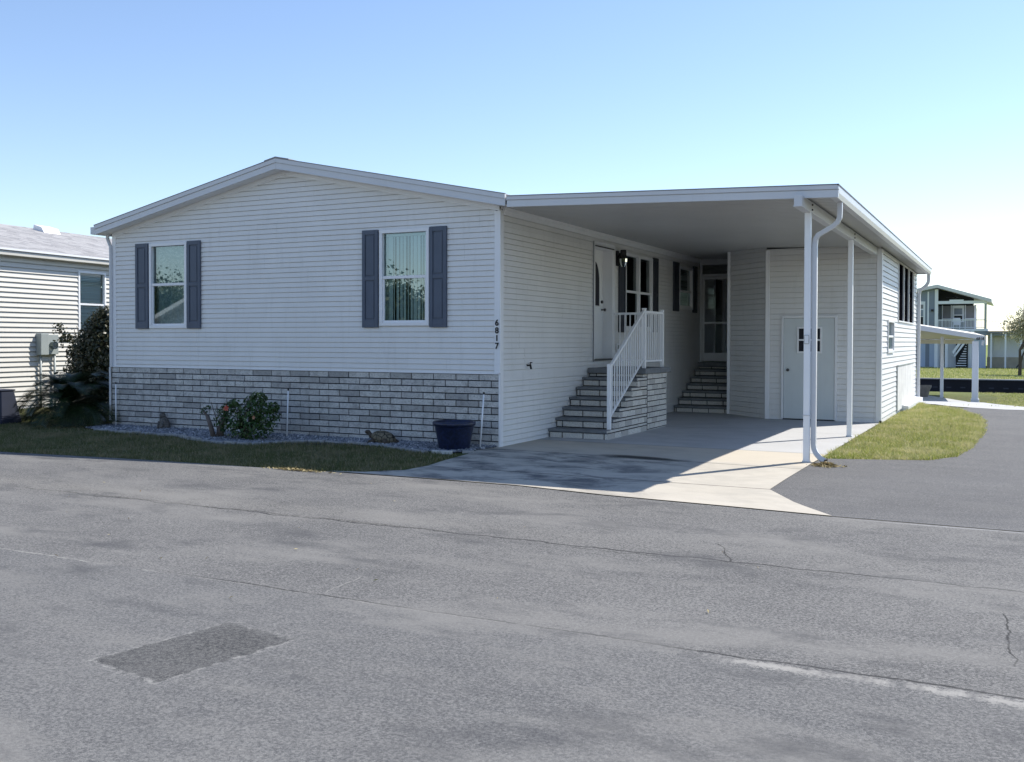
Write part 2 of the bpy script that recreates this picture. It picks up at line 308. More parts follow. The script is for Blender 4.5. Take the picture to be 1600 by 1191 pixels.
# ---------------------------------------------------------------- geometry helpers
class MB:
    def __init__(s): s.v = []; s.f = []
    def quad(s, a, b, c, d):
        i = len(s.v); s.v += [tuple(a), tuple(b), tuple(c), tuple(d)]; s.f.append((i, i+1, i+2, i+3)); return s
    def poly(s, pts):
        i = len(s.v); s.v += [tuple(p) for p in pts]; s.f.append(tuple(range(i, i+len(pts)))); return s
    def box(s, x0, x1, y0, y1, z0, z1):
        return s.hexa([(x0, y0, z0), (x1, y0, z0), (x1, y1, z0), (x0, y1, z0), (x0, y0, z1), (x1, y0, z1), (x1, y1, z1), (x0, y1, z1)])
    def hexa(s, p):
        i = len(s.v); s.v += [tuple(q) for q in p]
        for f in ((0, 3, 2, 1), (4, 5, 6, 7), (0, 1, 5, 4), (1, 2, 6, 5), (2, 3, 7, 6), (3, 0, 4, 7)): s.f.append(tuple(i+k for k in f))
        return s
    def prism(s, pts, h):   # pts ring (3D), h vector
        i = len(s.v); n = len(pts); h = Vector(h); s.v += [tuple(p) for p in pts]+[tuple(Vector(p)+h) for p in pts]
        s.f.append(tuple(i+k for k in reversed(range(n)))); s.f.append(tuple(i+n+k for k in range(n)))
        for k in range(n): s.f.append((i+k, i+(k+1) % n, i+n+(k+1) % n, i+n+k))
        return s
    def tube(s, path, rad, n=10, cap=True, ry=None, up=(0, 0, 1)):
        path = [Vector(p) for p in path]; rads = rad if isinstance(rad, (list, tuple)) else [rad]*len(path); i0 = len(s.v)
        prev = None
        for k, p in enumerate(path):
            t = (path[min(k+1, len(path)-1)]-path[max(k-1, 0)]).normalized()
            if prev is None:
                a = Vector(up) if abs(t.dot(Vector(up))) < .95 else Vector((1, 0, 0)); nrm = (a-t*a.dot(t)).normalized()
            else: nrm = (prev-t*prev.dot(t)).normalized()
            prev = nrm; bn = t.cross(nrm)
            for j in range(n):
                an = 2*math.pi*(j+.5)/n; cu, sv = math.cos(an), math.sin(an)
                if ry is not None:   # rounded rectangle profile
                    q = max(abs(cu), abs(sv)); cu, sv = cu/q*(.92 if min(abs(cu), abs(sv))/q > .8 else 1), sv/q*(.92 if min(abs(cu), abs(sv))/q > .8 else 1)
                    s.v.append(tuple(p+nrm*cu*rads[k]+bn*sv*ry))
                else: s.v.append(tuple(p+nrm*cu*rads[k]+bn*sv*rads[k]))
        for k in range(len(path)-1):
            for j in range(n):
                a = i0+k*n+j; b = i0+k*n+(j+1) % n; s.f.append((a, b, b+n, a+n))
        if cap:
            s.f.append(tuple(i0+j for j in reversed(range(n)))); s.f.append(tuple(i0+(len(path)-1)*n+j for j in range(n)))
        return s
    def lathe(s, c, prof, n=24):
        i0 = len(s.v)
        for r, z in prof:
            for j in range(n): a = 2*math.pi*j/n; s.v.append((c[0]+r*math.cos(a), c[1]+r*math.sin(a), c[2]+z))
        for k in range(len(prof)-1):
            for j in range(n): a = i0+k*n+j; b = i0+k*n+(j+1) % n; s.f.append((a, b, b+n, a+n))
        return s
    def ell(s, c, r, nu=14, nv=9, rot=None):
        i0 = len(s.v)
        for k in range(nv+1):
            ph = math.pi*k/nv
            for j in range(nu):
                a = 2*math.pi*j/nu; p = Vector((r[0]*math.sin(ph)*math.cos(a), r[1]*math.sin(ph)*math.sin(a), r[2]*math.cos(ph)))
                if rot is not None: p = rot @ p
                s.v.append(tuple(Vector(c)+p))
        for k in range(nv):
            for j in range(nu): a = i0+k*nu+j; b = i0+k*nu+(j+1) % nu; s.f.append((a, a+nu, b+nu, b))
        return s
    def build(s, name, mat, parent=None, bevel=0, smooth=False, loc=None):
        me = bpy.data.meshes.new(name); me.from_pydata(s.v, [], s.f); me.update()
        if isinstance(mat, str): mat = M_[mat]
        me.materials.append(mat); o = bpy.data.objects.new(name, me); C.objects.link(o)
        if parent is not None: o.parent = parent; o.matrix_parent_inverse = parent.matrix_world.inverted() if False else Matrix.Translation(-Vector(parent.location))
        if smooth:
            bm = bmesh.new(); bm.from_mesh(me); bmesh.ops.remove_doubles(bm, verts=bm.verts, dist=1e-5)
            bmesh.ops.recalc_face_normals(bm, faces=bm.faces); bm.to_mesh(me); bm.free()
            for p in me.polygons: p.use_smooth = True
        if bevel:
            b = o.modifiers.new('b', 'BEVEL'); b.width = bevel; b.segments = 2; b.limit_method = 'ANGLE'; b.angle_limit = R(40)
        return o
def npmesh(name, V, F4, mat, parent=None, quads=True):
    k = 4 if quads else 3
    me = bpy.data.meshes.new(name); me.vertices.add(len(V)); me.vertices.foreach_set('co', np.asarray(V, np.float32).ravel())
    n = len(F4); me.loops.add(n*k); me.loops.foreach_set('vertex_index', np.asarray(F4, np.int32).ravel())
    me.polygons.add(n); me.polygons.foreach_set('loop_start', np.arange(0, n*k, k, dtype=np.int32)); me.update(calc_edges=True)
    me.materials.append(M_[mat] if isinstance(mat, str) else mat)
    o = bpy.data.objects.new(name, me); C.objects.link(o)
    if parent is not None: o.parent = parent; o.matrix_parent_inverse = Matrix.Translation(-Vector(parent.location))
    return o
def tag(o, label=None, cat=None, group=None, kind=None):
    if label: o['label'] = label
    if cat: o['category'] = cat
    if group: o['group'] = group
    if kind: o['kind'] = kind
    return o
def thing(name, label, cat, loc=(0, 0, 0), group=None):
    o = bpy.data.objects.new(name, None); o.empty_display_size = .2; C.objects.link(o); o.location = loc
    return tag(o, label, cat, group)

# ground height depends on y only
YB = [-400, -2.8, 0, 13.3, 27, 35.99, 36.01, 46.99, 47.01, 85, 900]
ZB = [-.05, -.05, 0, 0, -.68, -.74, -2.2, -2.2, -.6, -.9, -.9]
def G(y): return float(np.interp(y, YB, ZB))
def sheet(name, pts, mat, dz):
    bm = bmesh.new(); f = bm.faces.new([bm.verts.new((x, y, 0)) for x, y in pts])
    ys = [p[1] for p in pts]
    for yb in YB:
        if min(ys) < yb < max(ys):
            bmesh.ops.bisect_plane(bm, geom=bm.verts[:]+bm.edges[:]+bm.faces[:], plane_co=(0, yb, 0), plane_no=(0, 1, 0))
    bmesh.ops.triangulate(bm, faces=bm.faces[:])
    for v in bm.verts: v.co.z = G(v.co.y)+dz
    bmesh.ops.recalc_face_normals(bm, faces=bm.faces)
    for f in bm.faces:
        if f.normal.z < 0: f.normal_flip()
    me = bpy.data.meshes.new(name); bm.to_mesh(me); bm.free(); me.materials.append(M_[mat])
    o = bpy.data.objects.new(name, me); C.objects.link(o); return o

def ragged(pts, step, amp):
    out = []
    for (ax, ay), (bx, by) in zip(pts, pts[1:]+pts[:1]):
        L = math.hypot(bx-ax, by-ay); k = max(1, int(L/step))
        for i in range(k): t = i/k; out.append((ax+(bx-ax)*t+random.uniform(-amp, amp), ay+(by-ay)*t+random.uniform(-amp, amp)))
    return out
def siding(mb, o, ud, n, uL, uR, z0, z1, h=.078, lip=.012, holes=(), zref=None):
    """lap siding on a wall plane: o origin, ud direction along the wall, n outward normal; uL/uR numbers or functions of z"""
    o = Vector(o); ud = Vector(ud); n = Vector(n)
    fL = uL if callable(uL) else (lambda z: uL); fR = uR if callable(uR) else (lambda z: uR)
    zref = z0 if zref is None else zref
    k = math.floor((z0-zref)/h+1e-6)
    P = lambda u, z, off: o+ud*u+n*off+Vector((0, 0, z))
    while zref+k*h < z1-1e-6:
        cb = zref+k*h; a = max(cb, z0); b = min(cb+h, z1)
        cuts = sorted({a, b, *[z for hh in holes for z in hh[2:4] if a < z < b]})
        for za, zb in zip(cuts[:-1], cuts[1:]):
            if zb-za < 1e-5: continue
            oa = lip*(1-(za-cb)/h)+.002; ob = lip*(1-(zb-cb)/h)+.002
            hs = sorted((hh[0], hh[1]) for hh in holes if hh[2] < zb-1e-6 and hh[3] > za+1e-6)
            la, ra, lb, rb = fL(za), fR(za), fL(zb), fR(zb)
            segs = []; cur = None
            edges = [(la, lb)]
            for hu0, hu1 in hs: edges += [(hu0, hu0), (hu1, hu1)]
            edges.append((ra, rb))
            sr_ = random.Random(int(k//3)*17+int(abs(o.x)*7)+int(abs(o.y)*5)); su = sr_.uniform(-3.6, 0)+min(la, ra)
            e2 = []
            for e0, e1 in zip(edges[0::2], edges[1::2]):
                c0 = e0; q = su+3.66*math.ceil((max(e0)-su)/3.66)
                while q < min(e1)-.05:
                    if q > max(e0)+.05: e2 += [c0, (q, q)]; c0 = (q+.0012, q+.0012)
                    q += 3.66
                e2 += [c0, e1]
            edges = e2
            for e0, e1 in zip(edges[0::2], edges[1::2]):
                if e1[0]-e0[0] > 1e-4 or e1[1]-e0[1] > 1e-4:
                    gz = h*.13
                    if zb-za > gz*1.5 and abs(zb-cb-h) < 1e-6:      # shadow groove under the next lap
                        f_ = 1-gz/(zb-za); zg = zb-gz; e0g = e0[0]+(e0[1]-e0[0])*f_; e1g = e1[0]+(e1[1]-e1[0])*f_; og = oa+(ob-oa)*f_
                        mb.quad(P(e0[0], za, oa), P(e1[0], za, oa), P(e1g, zg, og), P(e0g, zg, og))
                        mb.quad(P(e0g, zg, og), P(e1g, zg, og), P(e1g, zg, -.012), P(e0g, zg, -.012)); mb.quad(P(e0g, zg, -.012), P(e1g, zg, -.012), P(e1[1], zb, -.012), P(e0[1], zb, -.012))
                    else: mb.quad(P(e0[0], za, oa), P(e1[0], za, oa), P(e1[1], zb, ob), P(e0[1], zb, ob))
                    if abs(za-cb) < 1e-6: mb.quad(P(e0[0], za, -.012), P(e1[0], za, -.012), P(e1[0], za, oa), P(e0[0], za, oa))
        k += 1
def bricks(mb, back, o, ud, n, u0, u1, z0, z1, h=.0947, L=.376, gap=.012, off=(0, 0), t=.014, jitter=.002):
    o = Vector(o); ud = Vector(ud); n = Vector(n); r = 0; z = z1
    while z > z0+.012:
        zb = max(z-h, z0); x = u1 - off[r % 2]
        ends = [u1]
        while x > u0+.02:
            if u1-x > .03: ends.append(x)
            x -= L
        ends.append(u0)
        for b, a in zip(ends[:-1], ends[1:]):
            if b-a < .02: continue
            tt = t+random.uniform(-jitter, jitter)
            ua, ub, za, zc = a+gap/2, b-gap/2, zb+gap/2, z-gap/2
            if zc-za < .01: continue
            e = .004
            base = [o+ud*ua+Vector((0, 0, za)), o+ud*ub+Vector((0, 0, za)), o+ud*ub+Vector((0, 0, zc)), o+ud*ua+Vector((0, 0, zc))]
            top = [o+ud*(ua+e)+Vector((0, 0, za+e))+n*tt, o+ud*(ub-e)+Vector((0, 0, za+e))+n*tt, o+ud*(ub-e)+Vector((0, 0, zc-e))+n*tt, o+ud*(ua+e)+Vector((0, 0, zc-e))+n*tt]
            i = len(mb.v); mb.v += [tuple(p) for p in base+top]
            mb.f += [(i+4, i+5, i+6, i+7), (i, i+1, i+5, i+4), (i+1, i+2, i+6, i+5), (i+2, i+3, i+7, i+6), (i+3, i, i+4, i+7)]
        z -= h; r += 1
def wbox(mb, o, ud, n, u0, u1, z0, z1, d0, d1):
    o = Vector(o); ud = Vector(ud); n = Vector(n); Z = Vector((0, 0, 1))
    return mb.hexa([o+ud*a+n*d+Z*z for z in (z0, z1) for a, d in ((u0, d0), (u1, d0), (u1, d1), (u0, d1))])
def text(name, s, size, loc, rot, mat, parent, ext=.003, bold=0.0, spacing=1.0, line=None):
    cu = bpy.data.curves.new(name, 'FONT'); cu.body = s; cu.size = size; cu.extrude = ext; cu.offset = bold; cu.align_x = 'CENTER'; cu.space_character = spacing
    if line: cu.space_line = line
    o = bpy.data.objects.new('tmp_text', cu); C.objects.link(o); bpy.context.view_layer.update()
    me = bpy.data.meshes.new_from_object(o.evaluated_get(bpy.context.evaluated_depsgraph_get())); bpy.data.objects.remove(o)
    me.name = name; me.transform(Matrix.Translation(loc) @ rot.to_matrix().to_4x4()); me.materials.clear(); me.materials.append(M_[mat])
    q = bpy.data.objects.new(name, me); C.objects.link(q); q.parent = parent; q.matrix_parent_inverse = Matrix.Translation(-Vector(parent.location)); return q
def leaves(name, pts, nrm, size, mat, parent=None, asp=.5, jit=.6, fold=True):
    """one small pointed leaf (a quad) at each point"""
    n = len(pts); d = nrm+RNG.normal(0, jit, (n, 3)); d /= np.linalg.norm(d, axis=1)[:, None]+1e-9
    a = np.cross(d, RNG.normal(0, 1, (n, 3))); a /= np.linalg.norm(a, axis=1)[:, None]+1e-9; b = np.cross(d, a)
    s = size*RNG.uniform(.6, 1.3, n)[:, None]
    V = np.stack([pts-a*s*.5, pts+b*s*asp*.5-a*s*.05+d*s*.08, pts+a*s*.5, pts-b*s*asp*.5-a*s*.05+d*s*.08], 1).reshape(-1, 3)
    return npmesh(name, V, np.arange(n*4).reshape(n, 4), mat, parent)
def inpoly(x, y, poly):
    c = np.zeros(len(x), bool); n = len(poly)
    for i in range(n):
        x0, y0 = poly[i]; x1, y1 = poly[(i+1) % n]
        m = ((y0 > y) != (y1 > y)); xi = (x1-x0)*(y-y0)/((y1-y0) if y1 != y0 else 1e-9)+x0; c ^= m & (x < xi)
    return c
def blades(name, poly, dens, mat, hmin, hmax, wd, label, edge=.0, lean=.5, fall=None):
    P = np.array(poly); x0, y0 = P.min(0); x1, y1 = P.max(0); n = int((x1-x0)*(y1-y0)*dens)
    x = RNG.uniform(x0, x1, n); y = RNG.uniform(y0, y1, n); m = inpoly(x, y, poly)
    x, y = x[m], y[m]
    # clumpy height
    cl = .5+.5*np.sin(x*5.1+np.sin(y*3.7)*2)*np.sin(y*6.3+np.sin(x*2.9)*2)
    if fall is not None:
        keep = RNG.uniform(0, 1, len(x)) < fall(x, y); x, y, cl = x[keep], y[keep], cl[keep]
    n = len(x); z = np.interp(y, YB, ZB)
    h = (hmin+(hmax-hmin)*RNG.uniform(0, 1, n)**1.5*(.5+.8*cl)); a = RNG.uniform(0, 2*np.pi, n); w = wd*RNG.uniform(.6, 1.4, n)
    l = lean*h*RNG.uniform(.2, 1.6, n); b = RNG.uniform(0, 2*np.pi, n)
    p0 = np.stack([x-np.cos(a)*w/2, y-np.sin(a)*w/2, z-.003], 1); p1 = np.stack([x+np.cos(a)*w/2, y+np.sin(a)*w/2, z-.003], 1)
    p2 = np.stack([x+np.cos(b)*l, y+np.sin(b)*l, z+h], 1)
    V = np.stack([p0, p1, p2], 1).reshape(-1, 3)
    return tag(npmesh(name, V, np.arange(n*3).reshape(n, 3), mat, quads=False), label, 'grass', kind='stuff')

X_, Y_, NX, NY = Vector((1, 0, 0)), Vector((0, 1, 0)), Vector((-1, 0, 0)), Vector((0, -1, 0))

# ================================================================ SETTING
gm = MB()
xs = [-400, -14, 14, 400]
for (ya, za), (yb, zb) in zip(list(zip(YB, ZB))[:-1], list(zip(YB, ZB))[1:]):
    for xa, xb in zip(xs[:-1], xs[1:]): gm.quad((xa, ya, za), (xb, ya, za), (xb, yb, zb), (xa, yb, zb))
tag(gm.build('ground', 'ground'), kind='structure')
road_top = [(-60, -9.5), (-20, -5.15), (-12, -3.95), (-8.5, -3.55), (-5.68, -3.28), (-4.62, -3.15), (-3.62, -3.05), (-2.62, -2.99), (-1.7, -2.94), (-.84, -2.91), (-.78, -2.86),
            (.5, -2.85), (1.73, -2.86), (2.76, -3.04), (4.0, -3.13), (5.0, -3.22), (6.5, -3.24), (60, -3.6)]
tag(sheet('road', [(-60, -45), (60, -45)]+road_top[::-1], 'asphalt', .004), kind='structure')
drive = [(-.78, -2.86), (-.35, -2.74), (.0, -2.42), (.06, -2.0), (.0, -1.5), (-.03, -.9), (-.12, -.45), (.0, -.02), (0, 10), (1.2, 9.9), (1.22, 7.86), (2.2, 6.95), (4.25, 6.95), (4.24, 2.0), (4.23, -.1), (4.2, -1.2), (4.19, -2.0), (4.55, -2.62), (5.0, -3.22), (4.0, -3.13), (2.76, -3.04), (1.73, -2.86), (.5, -2.85)]
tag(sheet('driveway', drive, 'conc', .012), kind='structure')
island = [(4.25, .75), (4.5, .83), (5.1, 1.05), (5.5, 1.22), (5.75, 1.75), (5.9, 2.9), (6.0, 5.4), (5.98, 8.1), (5.82, 9.8), (5.4, 11.5), (5.1, 12.1), (4.65, 12.84), (4.4, 13.6)]
lane = [(5.0, -3.22), (6.5, -3.24), (14, -3.3), (11.5, 6), (11.0, 12.05), (6.65, 12.05), (6.27, 12.04), (5.6, 12.4), (5.1, 12.1), (5.4, 11.5), (5.82, 9.8), (5.98, 8.1), (6.0, 5.4), (5.9, 2.9), (5.75, 1.75), (5.5, 1.22), (5.1, 1.05), (4.5, .83), (4.25, .75), (4.23, -.1), (4.2, -1.2), (4.19, -2.0), (4.55, -2.62)]
tag(sheet('side_lane', lane, 'asphalt2', .008), kind='structure')
slab2 = [(4.2, 14.75), (4.45, 13.9), (5.1, 12.75), (5.6, 12.4), (6.27, 12.04), (6.65, 12.05), (8.2, 12.05), (8.2, 13.0), (6.66, 13.2), (6.1, 18.5), (5.54, 25.6), (3.9, 30.1), (2.2, 34.5), (-3, 34.5), (-3, 20), (1.5, 16.2)]
tag(sheet('neighbour_driveway', slab2, 'conc', .012), kind='structure')
tag(MB().quad((-400, 36, -1.25), (400, 36, -1.25), (400, 47, -1.25), (-400, 47, -1.25)).build('water', 'water'), kind='structure')
sw = thing('seawall', 'dark shaded seawall along the far bank of the canal', 'wall', (8, 46.8, -.6))
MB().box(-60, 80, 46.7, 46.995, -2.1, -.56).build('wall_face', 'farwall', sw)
MB().box(-60, 80, 46.6, 47.15, -.56, -.50).build('cap', 'edge', sw)
wm = MB()
for i in range(40): wm.box(-8+i*.7, -7.75+i*.7, 46.69, 46.70, -1.02, -.95)
tag(wm.build('weep_marks', 'shut2', sw), kind='stuff')

# ================================================================ THE HOUSE
HW, HL = -7.62, 14.4
house = thing('manufactured_house', 'white lap-sided house with blue-grey shutters and low gable over brick skirting', 'house', (-3.8, 7, 0))
ZT = 1.03
def zroof_in(x):   # underside of the rake at the wall
    return min(3.31+.206*(x+7.62), 3.31+.2075*(0-x))+.02
def gable(slL=.206):
    top = 3.33; slope = .2066
    return (lambda z: HW if z <= top else HW+(z-top)/slope), (lambda z: 0 if z <= top else -(z-top)/slope)
gL, gR = gable()
W1 = (-6.735, -5.875, 1.70, 3.14); W2 = (-2.01, -1.145, 1.72, 3.14)
m = MB(); siding(m, (0, 0, 0), X_, NY, gL, gR, ZT, 4.10, holes=[tuple([a+.02, b-.02, c+.02, d-.02]) for a, b, c, d in (W1, W2)], zref=1.087-.078)
m.build('front_wall', 'siding', house)
# side wall, broken by the door and windows
DR = (3.44, 4.36, 1.19, 3.17); WA = (4.95, 6.49, 1.70, 3.14); WB = (8.25, 9.24, 2.20, 3.12); SD = (11.15, 12.0, 1.0, 3.0)
holes = [DR]+[tuple([a+.02, b-.02, c+.02, d-.02]) for a, b, c, d in (WA, WB)]+[SD]
m = MB(); siding(m, (0, 0, 0), Y_, X_, 0, HL, -.03, 3.42, holes=holes, zref=1.087-.078*14)
m.build('side_wall', 'siding', house)
m = MB(); siding(m, (HW, 0, 0), Y_, NX, 0, HL, .0, 3.34, zref=1.087-.078*14); siding(m, (0, HL, 0), NX, Y_, lambda z: -gR(z), lambda z: -gL(z), 0, 4.1)
m.build('rear_wall', 'siding', house)
# interior shell so that windows look into rooms
m = MB(); m.quad((HW+.1, .1, 1.0), (-.4, .1, 1.0), (-.4, HL-.1, 1.0), (HW+.1, HL-.1, 1.0)); m.quad((HW+.1, 3.2, 1), (-.4, 3.2, 1), (-.4, 3.2, 3.3), (HW+.1, 3.2, 3.3)); m.quad((-3.8, .1, 1), (-3.8, HL-.1, 1), (-3.8, HL-.1, 3.3), (-3.8, .1, 3.3)); m.quad((HW+.1, .1, 3.3), (-.05, .1, 3.3), (-.05, HL-.1, 3.3), (HW+.1, HL-.1, 3.3))
m.build('interior_lining', 'room', house)
# brick skirting
m = MB(); bk = MB()
bricks(m, None, (0, -.003, 0), X_, NY, -7.66, -.004, -.05, ZT, off=(.32, .12))
bk.box(-7.66, -.002, -.003, .02, -.1, ZT)
sk = m.build('skirting', 'brick', house); bk.build('mortar', 'mortar', sk)
m = MB().box(-7.66, 0, -.03, .0, ZT, ZT+.014); m.build('starter_strip', 'trim', house)
# corner boards
m = MB(); m.box(-.078, 0.016, -.016, .004, ZT+.015, 3.32); m.box(.0, .016, .004, .085, -.02, 3.30); m.build('corner_board', 'trim', house, .003)
m = MB(); m.box(HW-.018, HW+.07, -.016, .08, ZT+.015, 3.34); m.build('corner_board', 'trim', house, .003)
m = MB(); m.box(-.006, .014, -.02, .0, -.05, ZT); m.build('corner_board', 'trim', house)
# roof and rake boards
YF = -.25
xl, xr, xc = -7.80, .21, -3.79
zt = lambda x: (4.323-.2085*(xc-x)) if x < xc else 4.323-.2030*(x-xc)
rf = MB()
for (xa, xb) in ((xl, xc), (xc, xr)):
    rf.hexa([(xa, YF+.02, zt(xa)-.09), (xb, YF+.02, zt(xb)-.09), (xb, HL+.3, zt(xb)-.09), (xa, HL+.3, zt(xa)-.09), (xa, YF+.02, zt(xa)), (xb, YF+.02, zt(xb)), (xb, HL+.3, zt(xb)), (xa, HL+.3, zt(xa))])
roof = rf.build('roof', 'shingle', house)
m = MB()
for (xa, xb) in ((xc-.22, xc), (xc, xc+.26)):
    m.hexa([(xa, YF-.01, zt(xa)+.003), (xb, YF-.01, zt(xb)+.003), (xb, HL+.3, zt(xb)+.003), (xa, HL+.3, zt(xa)+.003), (xa, YF-.01, zt(xa)+.022), (xb, YF-.01, zt(xb)+.022), (xb, HL+.3, zt(xb)+.022), (xa, HL+.3, zt(xa)+.022)])
m.build('ridge_cap', 'shingle', roof)
def rake(y0, y1, hi, lo, xa, xb, mb):
    mb.hexa([(xa, y0, zt(xa)-lo), (xb, y0, zt(xb)-lo), (xb, y1, zt(xb)-lo), (xa, y1, zt(xa)-lo), (xa, y0, zt(xa)-hi), (xb, y0, zt(xb)-hi), (xb, y1, zt(xb)-hi), (xa, y1, zt(xa)-hi)])
for xa, xb in ((xl, xc-.001), (xc+.001, xr)):
    m = MB(); rake(YF-.012, YF+.02, .004, .068, xa, xb, m); rake(YF, YF+.02, .080, .165, xa, xb, m); rake(YF+.004, YF+.02, .07, .08, xa, xb, m); rake(YF-.010, YF+.0, .155, .168, xa, xb, m)
    m.build('rake_board', 'alu', house)
    m = MB(); rake(YF-.016, YF+.03, -.006, .006, xa, xb, m); m.build('drip_edge', 'fargrey', house)
    m = MB(); rake(YF+.02, -.0, .145, .16, xa, xb, m); rake(-.03, -.0, .16, .215, max(xa, HW), min(xb, 0), m); rake(-.018, -.0, .215, .235, max(xa, HW), min(xb, 0), m)
    m.build('soffit', 'trim', house)
m = MB(); m.box(xl-.10, xl, YF, HL+.3, 3.335, 3.46); m.build('gutter', 'alu', house, .006)
m = MB(); m.tube([(-7.74, -.02, 3.36), (-7.74, -.02, 3.27), (-7.70, -.025, 3.2), (-7.655, -.03, 3.13), (-7.65, -.03, 3.0), (-7.65, -.03, 1.03)], .028, 8, ry=.03); m.tube([(-7.665, -.045, 1.03), (-7.665, -.045, .1)], .02, 8)
m.build('downspout', 'alu', house, smooth=False)

def window(par, o, ud, n, w, glass='glass', inner='dark', meet=.5, fr=.05, name='window', mat='trim', mull=None, cdepth=.10):
    u0, u1, z0, z1 = w; zm = z0+(z1-z0)*meet
    f = MB(); 
    for a, b, c, d in ((u0, u1, z1-fr, z1), (u0, u1, z0, z0+fr), (u0, u0+fr, z0+fr, z1-fr), (u1-fr, u1, z0+fr, z1-fr)): wbox(f, o, ud, n, a, b, c, d, -.05, .035)
    win = f.build(name, mat, par, .004)
    cols = [(u0+fr, u1-fr)] if mull is None else [(u0+fr, mull-.045), (mull+.045, u1-fr)]
    if mull is not None: wbox(MB(), o, ud, n, mull-.045, mull+.045, z0+fr, z1-fr, -.04, .032).build('mullion', mat, win, .003)
    s = MB()
    for a, b in cols:
        wbox(s, o, ud, n, a, b, zm-.022, zm+.022, -.03, .02)
        for (p, q, c, d) in ((a, a+.028, z0+fr, zm-.022), (b-.028, b, z0+fr, zm-.022), (a+.028, b-.028, z0+fr, z0+fr+.03)): wbox(s, o, ud, n, p, q, c, d, -.02, .012)
    s.build('sash', mat, win, .002)
    for a, b in cols:
        P = lambda u, z, d: Vector(o)+Vector(ud)*u+Vector(n)*d+Vector((0, 0, z))
        MB().quad(P(a, zm, -.025), P(b, zm, -.025), P(b, z1-fr, -.025), P(a, z1-fr, -.025)).build('pane', glass, win)
        MB().quad(P(a, z0+fr, -.005), P(b, z0+fr, -.005), P(b, zm, -.005), P(a, zm, -.005)).build('pane', glass, win)
    if inner == 'lace':
        c = MB(); N = 26; a, b = u0+.02, u1-.02
        for i in range(N):
            ua, ub = a+(b-a)*i/N, a+(b-a)*(i+1)/N; da, db = -cdepth-.012*math.sin(i*1.3), -cdepth-.012*math.sin((i+1)*1.3)
            c.quad(P(ua, z0, da), P(ub, z0, db), P(ub, z1, db), P(ua, z1, da))
        c.build('curtain', 'lace', win)
    elif inner == 'blind':
        c = MB(); N = 13; a, b = u0+.04, u1-.03
        for i in range(N):
            ua = a+(b-a)*i/N; ub = ua+(b-a)/N*random.uniform(.66, .90); tw = random.uniform(-.03, .03)
            c.quad(P(ua, z0, -cdepth-tw), P(ub, z0, -cdepth+tw), P(ub, z1-.06, -cdepth+tw), P(ua, z1-.06, -cdepth-tw))
        c.build('blinds', 'blind', win)
        wbox(MB(), o, ud, n, u0+.01, u1-.01, z1-.09, z1-.03, -.13, -.07).build('valance', 'blind', win)
    elif inner == 'hblind':
        c = MB(); z = z0+.03
        while z < z1-.06: c.quad(P(u0+.04, z, -.085), P(u1-.04, z, -.085), P(u1-.04, z+.030, -.092), P(u0+.04, z+.030, -.092)); z += .038
        c.build('blinds', 'blind', win)
    elif inner == 'dark':
        wbox(MB(), o, ud, n, u0+.01, u1-.01, z0+.01, z1-.01, -.35, -.30).build('backing', 'dark', win)
    return win
def shutter(par, o, ud, n, u0, u1, z0, z1, mat='shut'):
    m = MB(); wbox(m, o, ud, n, u0, u1, z0, z1, .012, .030)
    zm = z0+(z1-z0)*.505; f = .055
    zs = (z0, z0+.115, zm-.03, zm+.03, z1-.07, z1)
    wbox(m, o, ud, n, u0, u0+f, z0, z1, .030, .045); wbox(m, o, ud, n, u1-f, u1, z0, z1, .030, .045)
    for a, b in ((zs[0], zs[1]), (zs[2], zs[3]), (zs[4], zs[5])): wbox(m, o, ud, n, u0+f, u1-f, a, b, .030, .045)
    for a, b in ((zs[1], zs[2]), (zs[3], zs[4])): wbox(m, o, ud, n, u0+f+.018, u1-f-.018, a+.018, b-.018, .030, .040)
    return m.build('shutter', mat, par, .004)
F = ((0, 0, 0), X_, NY); SW = ((0, 0, 0), Y_, X_)
window(house, *F, W1, inner='lace', meet=.515)
window(house, *F, W2, inner='blind', meet=.505)
for u0, u1 in ((-7.05, -6.755), (-5.855, -5.565), (-2.315, -2.03), (-1.13, -.845)): shutter(house, *F, u0, u1, 1.695, 3.15)
window(house, *SW, WA, glass='darkglass', inner='dark', meet=.505, mull=5.72)
window(house, *SW, WB, glass='glass', inner='hblind', meet=.42)
shutter(house, *SW, 4.62, 4.93, 1.66, 3.10, 'shut2'); shutter(house, *SW, 6.51, 6.82, 1.68, 3.16, 'shut2')
shutter(house, *SW, 7.84, 8.21, 2.14, 3.18, 'shut2'); shutter(house, *SW, 9.27, 9.56, 2.14, 3.18, 'shut2')
# trim bands under the carport ceiling
m = MB(); m.box(.0, .05, .086, 9.80, 3.335, 3.40); m.box(.0, .028, .086, 9.80, 3.272, 3.335); m.build('wall_trim', 'trim', house, .004)
